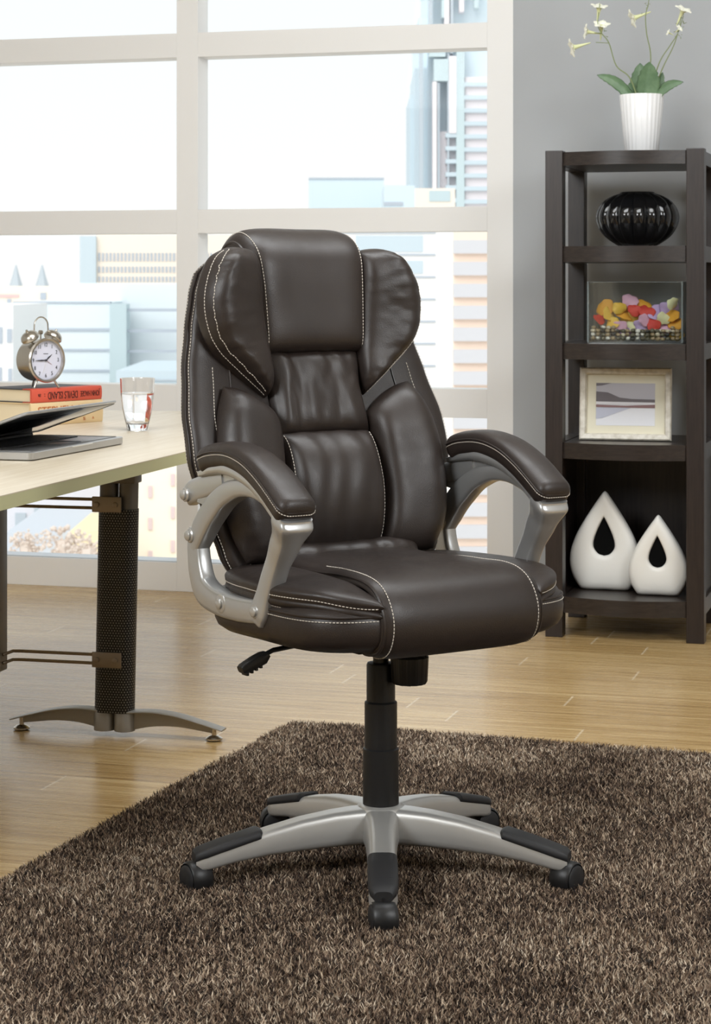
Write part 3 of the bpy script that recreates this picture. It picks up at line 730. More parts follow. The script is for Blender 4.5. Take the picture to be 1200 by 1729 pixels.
def caster(ang, turn):
    Mx = PED @ Matrix.Rotation(R(ang), 4, 'Z') @ Matrix.Translation((.336, 0, 0)) @ Matrix.Rotation(R(turn), 4, 'Z')
    mb = MB(); mb.tube([Mx @ Vector((0, 0, .03)), Mx @ Vector((0, 0, .06))], .006, 10)
    # hood: half shell over the wheels
    rings = []
    for i in range(15):
        a = R(-20 + 220 * i / 14); rr = .0300; rings.append([(rr * math.cos(a) * q, y, .0250 + rr * math.sin(a) * q) for y, q in ((-.019, .90), (-.015, 1), (.015, 1), (.019, .90), (.016, .80), (-.016, .80))])
    mb.loft(rings, M=Mx); c = mb.build('caster', BLACKP, CH, ang=50)
    for sd in (-1, 1):
        mm = Mx @ Matrix.Translation((0, sd * .013, .0250)) @ Matrix.Rotation(R(90), 4, 'X')
        MB().lathe([(.001, -.0085), (.020, -.0095), (.0240, -.007), (.0250, 0), (.0240, .007), (.020, .0095), (.001, .0085)], 32, 0, mm).build('wheel', BLACKR, c)
for k, tn in enumerate((8, 70, -20, 60, -75)): caster(-90 - 33 + 72 * k, tn)

# ------------------------------------------------------------------ desk
DZ = .66; DA = -R(14.3)
DK = empty('desk', (-.556, 4.834, 0), DA); tag(DK, 'pale maple topped desk on a black perforated column with grey arched foot', 'desk')
mb = MB(); x0, x1, y0, y1, th = -.75, .153, -1.9, 1.5, .028
mb.box(((x0 + x1) / 2, (y0 + y1) / 2, DZ - .001), (x1 - x0, y1 - y0, .002), 0)
mb.box(((x0 + x1) / 2, (y0 + y1) / 2, DZ - .002 - (th - .002) / 2), (x1 - x0 - .0004, y1 - y0 - .0004, th - .002), 1)
mb.build('desktop', [DESKTOP, DESKEDGE], DK, smooth=False)
def desk_leg(yo, xo=0):
    lean = .014
    def cx(z): return -.006 + xo + lean * z / DZ
    lg = MB()
    for dx in (-.024, .024): lg.tube([(cx(.03) + dx, yo, .028), (cx(.632) + dx, yo, .632)], .0225, 24)
    lg.box((cx(.6), yo, .61), (.094, .05, .044), bev=.004)
    lg = lg.build('leg', GREYMET, DK)
    # perforated sleeve, stadium section with UVs for the hole pattern
    ring = []
    for j in range(24):
        a = -90 + 180 * j / 23; ring.append((.022 + .026 * math.cos(R(a)), .026 * math.sin(R(a))))
    for j in range(24):
        a = 90 + 180 * j / 23; ring.append((-.022 + .026 * math.cos(R(a)), .026 * math.sin(R(a))))
    # slight waist between the two tubes
    ring2 = [(x, y * (1 - .12 * math.exp(-(x / .012) ** 2))) for x, y in ring]
    per = [0]
    for j in range(len(ring2)): a, b = ring2[j], ring2[(j + 1) % len(ring2)]; per.append(per[-1] + math.hypot(b[0] - a[0], b[1] - a[1]))
    zz = [.055, .528]; me = bpy.data.meshes.new('perforated_sleeve'); vs = []; fs = []; uv = []
    n = len(ring2)
    for z in zz: vs += [(cx(z) + x, yo + y, z) for x, y in ring2]
    P = .0068
    for j in range(n):
        k = (j + 1) % n; fs.append((j, k, n + k, n + j)); uv += [(per[j] / P, 0), (per[j + 1] / P, 0), (per[j + 1] / P, (zz[1] - zz[0]) / (P * .87)), (per[j] / P, (zz[1] - zz[0]) / (P * .87))]
    fs.append(tuple(range(n))[::-1]); uv += [(.5 + 0, .0)] * n; fs.append(tuple(range(n, 2 * n))); uv += [(0, 0)] * n
    me.from_pydata(vs, [], fs); ul = me.uv_layers.new(name='UVMap'); ul.data.foreach_set('uv', [c for p in uv for c in p])
    me.shade_smooth(); me.set_sharp_from_angle(angle=R(40)); me.materials.append(PERF)
    o = bpy.data.objects.new('perforated_sleeve', me); COL.objects.link(o); o.parent = lg
    # foot
    mb = MB()
    for dx in (-.025, .025): mb.lathe([(.0245, .012), (.0245, .060), (.0225, .064)], 28, 0, Matrix.Translation((cx(.03) + dx, yo, 0)))
    for sd in (-1, 1):
        pts = spline3([(xo + sd * .03, yo, .057), (xo + sd * .09, yo, .060), (xo + sd * .15, yo, .054), (xo + sd * .21, yo, .040), (xo + sd * .262, yo, .026)], 6); m_ = len(pts) - 1
        mb.sweep(pts, lambda i, t: sell(.022 - .004 * t, .0022, 4, 16))
        web = [(tuple(p)) for p in pts[:-3]]
        rings = []
        for i, p in enumerate(web):
            h = .046 - .030 * (i / (len(web) - 1)) ** .8; rings.append([(p[0], yo - .003, p[2]), (p[0], yo + .003, p[2]), (p[0], yo + .003, p[2] - h), (p[0], yo - .003, p[2] - h)])
        mb.loft(rings)
    ft = mb.build('foot', FOOTGREY, DK)
    for sd in (-1, 1):
        MB().lathe([(.014, .0), (.0195, .003), (.0195, .006), (.012, .011), (.0055, .013), (.0055, .032)], 24, 0, Matrix.Translation((xo + sd * .238, yo, 0))).build('levelling_pad', STEEL, ft)
    return lg
desk_leg(0); desk_leg(-1.62, -.09)
def toD(X, Y): # world to desk local
    dx, dy = X + .556, Y - 4.834; c, s_ = math.cos(-DA), math.sin(-DA); return dx * c - dy * s_, dx * s_ + dy * c
# brackets and rods to the grey side panel
for zc, za, zb in ((.540, .551, .531), (.180, .191, .171)):
    mb = MB(); mb.box((-.012, -.033, zc), (.072, .006, .036), bev=.002); mb.build('bracket', DARKSTEEL, DK)
    mb = MB()
    for xx in (-.036, .010): mb.lathe([(.0065, 0), (.0065, .0035), (.004, .0045)], 16, 0, Matrix.Translation((xx, -.036, zc)) @ Matrix.Rotation(R(90), 4, 'X'))
    mb.build('bolt', DARKSTEEL, DK)
    mb = MB()
    for z in (za, zb): mb.tube([(-.03, -.030, z), (-.225, -.030, z), (-.245, -.034, z), (-.262, -.055, z - .006)], .0038, 8)
    mb.build('cross_rod', DARKSTEEL, DK)
mb = MB(); mb.box((-.293, -.045, .39), (.052, .06, .492), bev=.004); mb.build('side_panel', GREYMET, DK)
mb = MB(); mb.box((-.274, -.078, .168), (.03, .008, .044), bev=.002); mb.build('panel_bracket', DARKSTEEL, DK)

# ------------------------------------------------------------------ things on the desk
def book(name, label, org, ang, L, Dp, H, zb, cover, spine_m, txts, tm, topm=None):
    """org = near end of spine at desk height; spine runs along local +X, pages go to +Y"""
    e = empty(name, (org[0], org[1], zb), ang); tag(e, label, 'book', 'books stacked under the alarm clock')
    t = .003
    mb = MB(); mb.box((L / 2, Dp / 2 + .004, t / 2), (L, Dp, t), bev=.0008); mb.box((L / 2, Dp / 2 + .004, H - t / 2), (L, Dp, t), bev=.0008)
    mb.build('cover', topm or cover, e)
    # rounded spine with wrapped cloth strip
    rings = []
    for x in (0, .002, L - .002, L):
        k = 0 if x in (0, L) else .0012
        rings.append([(x, .035, H + .0003)] + [(x, .004 - (.0065 + k) * math.sin(math.pi * j / 12) ** .5 * 1, H + .0004 - (H + .0008) * (.5 - .5 * math.cos(math.pi * j / 12))) for j in range(13)] + [(x, .035, -.0003), (x, .035, t), (x, .006, t), (x, .006, H - t), (x, .035, H - t)])
    mb = MB(); mb.loft(rings); sp = mb.build('spine', spine_m, e)
    mb = MB(); mb.box((L / 2, Dp / 2 + .002, H / 2), (L - .008, Dp - .008, H - 2 * t + .0002)); mb.build('pages', PAGES, e, smooth=False)
    for body, size, xx, zz, flip, sxx in txts:
        vs, fs = text_mesh(body, size)
        Mx = Matrix.Translation((xx, -.0042, zz)) @ Matrix.Rotation(R(90), 4, 'X')
        if flip: Mx = Mx @ Matrix.Rotation(R(180), 4, 'Z')
        wv = max(v_.x for v_ in vs) - min(v_.x for v_ in vs); Mx = Mx @ Matrix.Diagonal((sxx / wv, 1, 1, 1))
        MB().add(vs, fs, 0, Mx).build('spine_lettering', tm, sp, smooth=False)
    return e
PAGES = mat('cream_pages', (232, 216, 184), .8)
vv = coords(PAGES, (1, 1, 60)); bump(PAGES, noisetex(PAGES, vv, 40, 2), .3, .001)
BANG = math.atan2(.225, .168)
RED = mat('coral_red_cloth', (205, 84, 62), .6); TAN = mat('tan_cloth', (222, 196, 152), .65); CHAR = mat('charcoal_paper', (58, 58, 62), .6)
DTXT = mat('dark_foil', (60, 28, 26), .5); OTXT = mat('orange_foil', (190, 110, 60), .5)
book('book', 'thick tan book lying at the bottom of the two-book stack', (-.888, 5.675), BANG, .282, .19, .064, DZ, TAN, TAN,
     [('STEPHEN  KING', .030, .142, .041, False, .235), ('S', .012, .205, .012, False, .008), ('A', .010, .24, .013, False, .007)], OTXT)
book('book', 'red-spined book with a charcoal cover, lying on the tan book', (-.886, 5.678), BANG, .274, .185, .038, DZ + .0645, CHAR, RED,
     [('DEVILS ISLAND', .029, .117, .019, True, .116), ('JOHN HAGEE', .022, .224, .019, True, .078), ('a', .016, .026, .019, True, .011), (':', .018, .046, .019, True, .003)], DTXT, CHAR)

# alarm clock
def clock():
    zb = DZ + .1027; cx, cy, cz = -.870, 5.745, zb + .078
    e = empty('alarm_clock', (cx, cy, zb), R(46)); tag(e, 'brushed nickel twin-bell alarm clock with a white dial standing on the red book', 'alarm clock')
    z0 = .0775; rr = .0585
    A = Matrix.Translation((0, 0, z0)) @ Matrix.Rotation(R(90), 4, 'X')   # local z -> -y (towards the dial side)
    mb = MB(); mb.lathe([(.02, -.045), (.046, -.0445), (rr - .002, -.038), (rr, -.030), (rr, .020), (rr + .003, .022), (rr + .004, .027), (rr + .001, .031), (rr - .004, .030), (rr - .005, .020)], 64, 0, A, cap=True)
    mb.build('case', STEEL, e, ang=30)
    mb = MB(); mb.lathe([(rr - .0045, .016), (rr - .0045, .0205), (.0001, .0206)], 64, 0, A); mb.build('dial', mat('clock_white', (240, 241, 248), .5), e)
    ink = mat('clock_ink', (44, 44, 52), .5); mb = MB(); yy = -.0212
    for h in range(1, 13):
        a = R(90 - 30 * h); vs, fs = text_mesh(str(h), .0150)
        mb.add(vs, fs, 0, Matrix.Translation((.0425 * math.cos(a), yy, z0 + .0425 * math.sin(a))) @ Matrix.Rotation(R(90), 4, 'X') @ Matrix.Diagonal((.8, 1, 1, 1)))
    mb.box((0, yy, z0 + .018), (.016, .0006, .0016))
    mb.build('numerals', ink, e, smooth=False)
    def hand(nm, deg, L, w, m_, y):
        a = R(90 - deg); q = Matrix.Translation((0, y, z0)) @ Matrix.Rotation(-a, 4, 'Y')
        mb = MB(); P = [(-.006, 0), (0, w * .6), (L * .45, w), (L, .0003), (L, -.0003), (L * .45, -w), (0, -w * .6)]
        mb.loft([[(x, -.0003, z) for x, z in P], [(x, .0003, z) for x, z in P]], M=q); mb.build(nm, m_, e, smooth=False)
    hand('hour_hand', 52, .026, .0022, ink, -.0226); hand('minute_hand', 270, .037, .0020, ink, -.0236)
    hand('alarm_hand', 122, .024, .0006, mat('thin_red_hand', (150, 90, 84), .5), -.0218); hand('second_hand', 198, .036, .0006, mat('white_hand', (252, 250, 244), .4), -.0244)
    MB().lathe([(.0028, 0), (.0028, .004), (.001, .005)], 16, 0, Matrix.Translation((0, -.0212, z0)) @ Matrix.Rotation(R(90), 4, 'X')).build('hand_pin', ink, e)
    MB().lathe([(rr - .004, .0268), (rr - .004, .0274), (.001, .0278)], 48, 0, A).build('crystal', m_thin('clock_crystal', (.98, .98, 1), .02, .02, .15), e)
    for sd in (-1, 1):
        Bm = Matrix.Translation((sd * .036, -.002, z0 + .056)) @ Matrix.Rotation(R(sd * 30), 4, 'Y')
        mb = MB(); mb.lathe([(.0235, .001), (.0262, .004), (.0262, .008), (.0235, .016), (.0165, .0225), (.008, .0255), (.0035, .026), (.0035, .031), (.001, .033)], 40, 0, Bm)
        mb.tube([Bm @ Vector((0, 0, -.012)), Bm @ Vector((0, 0, .006))], .003, 8); mb.build('bell', STEEL, e, ang=40)
    mb = MB(); mb.tube([(-.024, 0, z0 + .070), (-.0235, 0, z0 + .092), (-.021, 0, z0 + .106), (-.011, 0, z0 + .116), (0, 0, z0 + .119), (.011, 0, z0 + .116), (.021, 0, z0 + .106), (.0235, 0, z0 + .092), (.024, 0, z0 + .070)], .0021, 8, smooth=5); mb.build('handle', STEEL, e)
    mb = MB(); mb.box((0, .002, z0 + .064), (.003, .003, .022)); mb.lathe([(.001, -.005), (.006, -.004), (.006, .004), (.001, .005)], 14, 0, Matrix.Translation((0, .002, z0 + .077)) @ Matrix.Rotation(R(90), 4, 'Y')); mb.build('hammer', STEEL, e)
    for sd in (-1, 1):
        for yy2 in (-.018,):
            mb = MB(); mb.tube([(sd * .026, yy2, z0 - .050), (sd * .042, yy2 - .006, .003)], lambda t: .0026 + .0008 * (1 - t), 10)
            mb.lathe([(.001, 0), (.004, .001), (.004, .004), (.001, .005)], 12, 0, Matrix.Translation((sd * .042, yy2 - .006, 0))); mb.build('leg', STEEL, e)
    mb = MB(); mb.tube([(0, .030, z0 - .05), (0, .04, .003)], .003, 8); mb.build('rear_leg', STEEL, e)
clock()

# laptop
def laptop():
    A_ = Vector((-.712, 4.570, DZ)); B_ = Vector((-.563, 5.060, DZ)); d = (B_ - A_).normalized(); Lw = (B_ - A_).length; ang = math.atan2(d.y, d.x); Dp = .235
    e = empty('laptop', A_, ang); tag(e, 'half-closed silver laptop with a black keyboard lying at the left of the desk', 'laptop')
    alu = m_brushed('laptop_aluminium', (196, 196, 196), .34, (1, 1, 1), .05, .8); deck = m_brushed('laptop_deck', (150, 150, 150), .32, (1, 1, 1), .05, .7)
    dark = mat('dark_keys', (58, 59, 62), .45); scr = mat('glossy_screen', (14, 14, 16), .04, spec=.6)
    def slab(x0, x1, y0, y1, z0, z1, r, m_=0, mb=None):
        pts = []
        for cx, cy, a0 in ((x1 - r, y1 - r, 0), (x0 + r, y1 - r, 90), (x0 + r, y0 + r, 180), (x1 - r, y0 + r, 270)):
            for j in range(7): a = R(a0 + 15 * j); pts.append((cx + r * math.cos(a), cy + r * math.sin(a)))
        c = ((x0 + x1) / 2, (y0 + y1) / 2); b = .0015
        def ins(k): return [(p[0] - math.copysign(k, p[0] - c[0]), p[1] - math.copysign(k, p[1] - c[1])) for p in pts]
        mb = mb or MB(); mb.loft([[(x, y, z) for x, y in q] for q, z in ((ins(b * 2), z0), (pts, z0 + b * 1.5), (pts, z1 - b), (ins(b), z1))], m_); return mb
    mb = slab(0, Lw, 0, Dp, .001, .019, .014); mb.build('base', [alu], e)
    slab(.02, Lw - .02, .012, Dp - .014, .0185, .0193, .004).build('deck', deck, e)
    slab(.05, Lw - .05, .100, Dp - .020, .0188, .0197, .004).build('keyboard_well', dark, e)
    mb = MB(); kw = (Lw - .11) / 14
    for r_ in range(6):
        for c_ in range(14): mb.box((.055 + kw * (c_ + .5), .108 + r_ * .0185 + .004, .0205), (kw * .86, .0155, .0025), bev=.0006)
    k = mb.build('keys', dark, e); k['kind'] = 'stuff'
    slab(Lw / 2 - .055, Lw / 2 + .055, .022, .088, .0192, .0197, .004).build('trackpad', mat('trackpad_grey', (120, 120, 122), .3, .5), e)
    mb = MB(); mb.box((Lw * .52, -.0003, .0165), (.11, .003, .003), bev=.0006); mb.build('latch_notch', mat('pale_notch', (226, 226, 224), .3, .4), e)
    mb = MB()
    for k_ in range(2): mb.box((Lw + .0001, .03 + k_ * .0, .013 - k_ * .003), (.0006, .02, .0012))
    mb.build('side_port', dark, e, smooth=False)
    # lid opened about 24 degrees, hinged at the rear
    h = Matrix.Translation((0, Dp - .004, .021)) @ Matrix.Rotation(R(-19.5), 4, 'X') @ Matrix.Translation((0, -(Dp - .004), 0))
    mb = slab(.0, Lw, 0, Dp - .004, .004, .011, .018); v2 = MB(); v2.add(mb.v, mb.f, 0, h); ld = v2.build('lid', alu, e)
    mb = slab(.006, Lw - .006, .006, Dp - .012, .0032, .0042, .012); v2 = MB(); v2.add(mb.v, mb.f, 0, h); v2.build('screen', scr, ld)
    mb = MB(); mb.tube([(.04, Dp - .004, .022), (Lw - .04, Dp - .004, .022)], .006, 12); mb.build('hinge', dark, e)
laptop()

# glass of water
def glass():
    e = empty('drinking_glass', (-.581, 5.53, DZ)); tag(e, 'clear tapered drinking glass three quarters full of water on the desk', 'glass')
    out = [(.022, .0), (.026, .002), (.0275, .010), (.033, .028), (.040, .060), (.044, .095), (.0462, .137), (.0468, .140)]
    inn = [(.0450, .1402), (.0442, .137), (.0420, .095), (.038, .061), (.031, .032), (.024, .020), (.001, .018)]
    MB().lathe([(.001, .004), (.018, .003)] + out + inn, 64, mod=lambda a, z: 1 + (.035 * math.cos(a * 10) if z < .016 else 0)).build('tumbler', GLASS, e, ang=60)
    MB().lathe([(.001, .0178), (.0245, .0199), (.0315, .0318), (.0385, .0610), (.0424, .0950), (.0428, .100), (.0424, .1010), (.001, .1008)], 64).build('water', WATER, e, ang=60)
glass()

# ------------------------------------------------------------------ shelf
SA = WA; SH = empty('display_shelf', (.565, 6.184, 0), SA); tag(SH, 'tall dark espresso wood display shelf with open tiers against the grey wall', 'shelf')
SW, SD = .470, .43; pw = .052
for (x, y) in ((0, 0), (SW - pw, 0), (0, SD - pw), (SW - pw, SD - pw)):
    MB().box((x + pw / 2, y + pw / 2, .724), (pw, pw, 1.448), bev=.002).build('post', ESP, SH, smooth=False)
def bow_shelf(z0, z1, nm='shelf_board'):
    pts = [(pw, SD - .02), (pw, .008)]
    for j in range(17):
        t = j / 16; pts.append((pw + (SW - 2 * pw) * t, .008 - .040 * math.sin(math.pi * t)))
    pts += [(SW - pw, SD - .02)]
    q = []
    for p in pts:
        if not q or abs(p[0] - q[-1][0]) + abs(p[1] - q[-1][1]) > 1e-6: q.append(p)
    mb = MB(); mb.loft([[(x, y, z0) for x, y in q], [(x, y, z1) for x, y in q]]); mb.build(nm, ESPH, SH, ang=30)
for z0, z1 in ((.073, .121), (.532, .579), (.827, .874), (1.116, 1.163), (1.403, 1.443)):
    bow_shelf(z0, z1)
    for x in (.006, SW - pw + .006): MB().box((x + .02, SD / 2, (z0 + z1) / 2), (.040, SD - 2 * pw + .002, z1 - z0)).build('side_rail', ESPH, SH, smooth=False)
    MB().box((SW / 2, SD - .028, (z0 + z1) / 2), (SW - 2 * pw + .002, .02, z1 - z0 - .002)).build('back_rail', ESPH, SH, smooth=False)
MB().box((SW / 2, SD - .014, .327), (SW - 2 * pw + .002, .012, .412)).build('back_panel', ESP, SH, smooth=False)
for x in (.016, SW - .028): MB().box((x + .006, SD / 2, .327), (.012, SD - 2 * pw + .002, .412)).build('side_panel', ESP, SH, smooth=False)
SHM = Matrix.Translation((.565, 6.184, 0)) @ Matrix.Rotation(SA, 4, 'Z')
def s2(px, ly, z):
    """world point on the tier at height z whose image column is px and local depth ly"""
    lo, hi = -.3, .8
    for _ in range(40):
        m_ = (lo + hi) / 2; p = SHM @ Vector((m_, ly, z)); 
        if 600 + 3504 * p.x / p.y < px: lo = m_
        else: hi = m_
    return SHM @ Vector(((lo + hi) / 2, ly, z))

# potted plant
def plant():
    p = s2(1083, .20, 1.4435); e = empty('potted_plant', p, SA); tag(e, 'fluted white pot with green leaves and white trumpet flowers on top of the shelf', 'plant')
    def fl(a, z): return 1 + .012 * math.cos(a * 26)
    MB().lathe([(.001, .001), (.048, 0), (.0505, .003), (.0585, .09), (.0665, .180), (.0655, .1815), (.0625, .180), (.0585, .150), (.001, .149)], 130, mod=fl).build('pot', CERAMIC, e, ang=60)
    MB().lathe([(.001, .151), (.03, .156), (.0575, .150), (.001, .148)], 24).build('soil', mat('dark_moss', (52, 52, 38), .9), e)
    lm = mat('leaf_green', (96, 138, 88), .45); x_ = coords(lm); Lk(lm, ramp(lm, noisetex(lm, x_, 30, 3), [(.3, (84, 112, 80)), (.7, (112, 138, 104))]), B(lm).inputs['Base Color'])
    def leaf(base, tip, w, droop, roll=0.0):
        b, t = Vector(base), Vector(tip); n_ = 16; k_ = 8; d = t - b; sd = d.cross(Vector((0, 1, 0))); sd = sd.normalized() if sd.length > 1e-6 else Vector((1, 0, 0))
        nn = sd.cross(d).normalized(); sd = (Matrix.Rotation(roll, 3, d.normalized()) @ sd); nn = sd.cross(d).normalized()
        vs = []; 
        for i in range(n_ + 1):
            s_ = i / n_; c = b.lerp(t, s_) + Vector((0, 0, droop * math.sin(math.pi * s_))); ww = w * (math.sin(math.pi * min(1, s_ * .93 + .07) ** .95) ** .7) * (1 if s_ > .12 else .35 + s_ * 5.4)
            ww *= 1 + .08 * math.sin(s_ * 44)
            for j in range(k_ + 1):
                q = j / k_ * 2 - 1; vs.append(c + sd * ww * q + nn * (ww * .35 * abs(q) + .0042 * math.cos((s_ * 9 - abs(q) * 1.6) * 6.28) * (1 - abs(q))))
        fs = [(i * (k_ + 1) + j, i * (k_ + 1) + j + 1, (i + 1) * (k_ + 1) + j + 1, (i + 1) * (k_ + 1) + j) for i in range(n_) for j in range(k_)]
        mb = MB(); mb.add(vs, fs); o = mb.build('leaf', lm, e, ang=90); s2_ = o.modifiers.new('thick', 'SOLIDIFY'); s2_.thickness = .0012
    q = 6.38 / 3504
    def L(px, py, y=0): return ((px - 1083) * q, y, (250 - py) * q)   # offsets measured in the plant's own plane
    leaf(L(1076, 166, 0), L(1010, 116, -.02), .019, .022, .5)
    leaf(L(1078, 166, .02), L(1078, 95, .03), .032, .0, .1)
    leaf(L(1090, 166, -.01), L(1098, 97, -.03), .036, .0, -.1)
    leaf(L(1094, 166, .01), L(1116, 112, .03), .022, .0, -.4)
    leaf(L(1094, 166, -.01), L(1153, 131, -.02), .020, .022, -.6)
    leaf(L(1070, 160, .01), L(1060, 128, .03), .014, .004, .3)
    st = mat('stem_green', (128, 140, 96), .5)
    stems = [[(1078, 160), (1062, 120), (1040, 100), (1028, 62), (1016, 45), (1010, 30), (1013, -5)], [(1090, 160), (1098, 90), (1092, 50), (1090, 20), (1094, 0), (1096, -20)],
             [(1094, 160), (1112, 100), (1130, 70), (1142, 50), (1152, 20)], [(1096, 160), (1118, 105), (1136, 68), (1146, 35), (1150, 10)]]
    mb = MB()
    for k_, s_ in enumerate(stems): mb.tube([L(a, b, .008 * math.sin(k_ * 2 + i)) for i, (a, b) in enumerate(s_)], lambda t: .0022 - .0010 * t, 6, smooth=6)
    for a, b in ((1016, 45), (1028, 62)):
        mb.tube([L(a, b), L(a - 22, b - 2)], .0012, 5)
    mb.build('stem', st, e)
    pet = mat('white_petal', (244, 244, 228), .5); pet2 = mat('pale_yellow_tube', (226, 230, 180), .5)
    def flower(px, py, dx, dy, sc=1.0):
        c = Vector(L(px, py, -.005)); d = Vector((dx, -.35, dy)).normalized(); qq = d.to_track_quat('Z', 'Y').to_matrix().to_4x4()
        mb = MB(); Mx = Matrix.Translation(c) @ qq @ Matrix.Scale(sc * 1.4, 4)
        mb.lathe([(.0012, -.040), (.003, -.022), (.0045, -.008), (.007, 0)], 10, 1, Mx)
        for k_ in range(5):
            a = k_ * 72; Rr = Matrix.Rotation(R(a), 4, 'Z'); vs = []
            for i in range(5):
                s_ = i / 4; w = .0085 * (math.sin(math.pi * min(1, s_ * .8 + .2)) ** .6 + .1)
                for j in (-1, -.5, 0, .5, 1): vs.append((.004 + .018 * s_, w * j, .001 + .006 * math.sin(s_ * 2.2) - .003 * abs(j)))
            fs = [(i * 5 + j, i * 5 + j + 1, (i + 1) * 5 + j + 1, (i + 1) * 5 + j) for i in range(4) for j in range(4)]
            mb.add(vs, fs, 0, Mx @ Rr)
        mb.build('flower', [pet, pet2], e, ang=80)
    for a in ((968, 68, -1, -.3, 1.0), (991, 42, -1, .15, .8), (1016, 32, .1, .6, .9), (1012, 2, .2, 1, .9), (1070, 22, -1, -.4, 1.0), (1152, 12, .5, 1, .9), (1128, 48, -.6, .3, .35), (1146, 42, .5, .4, .4)): flower(*a)
    mb = MB()
    for i in range(26):
        a = random.choice(((1146, 40), (1150, 28), (1020, 50), (1094, 4), (1090, 8), (1142, 55))); p_ = Vector(L(a[0] + random.uniform(-9, 9), a[1] + random.uniform(-9, 9), random.uniform(-.01, .01)))
        mb.tube([p_, p_ + Vector((random.uniform(-1, 1), random.uniform(-1, 1), random.uniform(0, 1))) * .008], lambda t: .0026 * math.sin(.4 + t * 2.4), 6, smooth=0)
    o = mb.build('buds', st, e); o['kind'] = 'stuff'
plant()
# smoked ribbed vase
def vase():
    p = s2(1076, .185, 1.1635); e = empty('ribbed_vase', p, SA); tag(e, 'squat dark smoked glass vase with melon ribs on the uppermost tier', 'vase')
    prof = [(.001, .001), (.045, .0), (.07, .010), (.10, .032), (.118, .058), (.126, .086), (.121, .112), (.104, .137), (.080, .153), (.058, .161), (.050, .166)]
    inn = [(.047, .165), (.055, .158), (.078, .149), (.101, .134), (.117, .110), (.122, .086), (.114, .058), (.096, .034), (.066, .014), (.001, .006)]
    mo = lambda a, z: 1 - .10 * (1 - abs(math.sin(a * 8)) ** .6) * (1 if .006 < z < .158 else .3)
    pr = [tuple(x) for x in [(v_.x, v_.y) for v_ in spline3([Vector((a, b, 0)) for a, b in prof], 4)]] + inn
    MB().lathe(pr, 192, mod=mo).build('vase', SMOKEV, e, ang=60)
SMOKEV = mat('black_smoked_glass', (20, 20, 21), .06); B(SMOKEV).inputs['Coat Weight'].default_value = .6
B(SMOKEV).inputs['Alpha'].default_value = .72
vase()
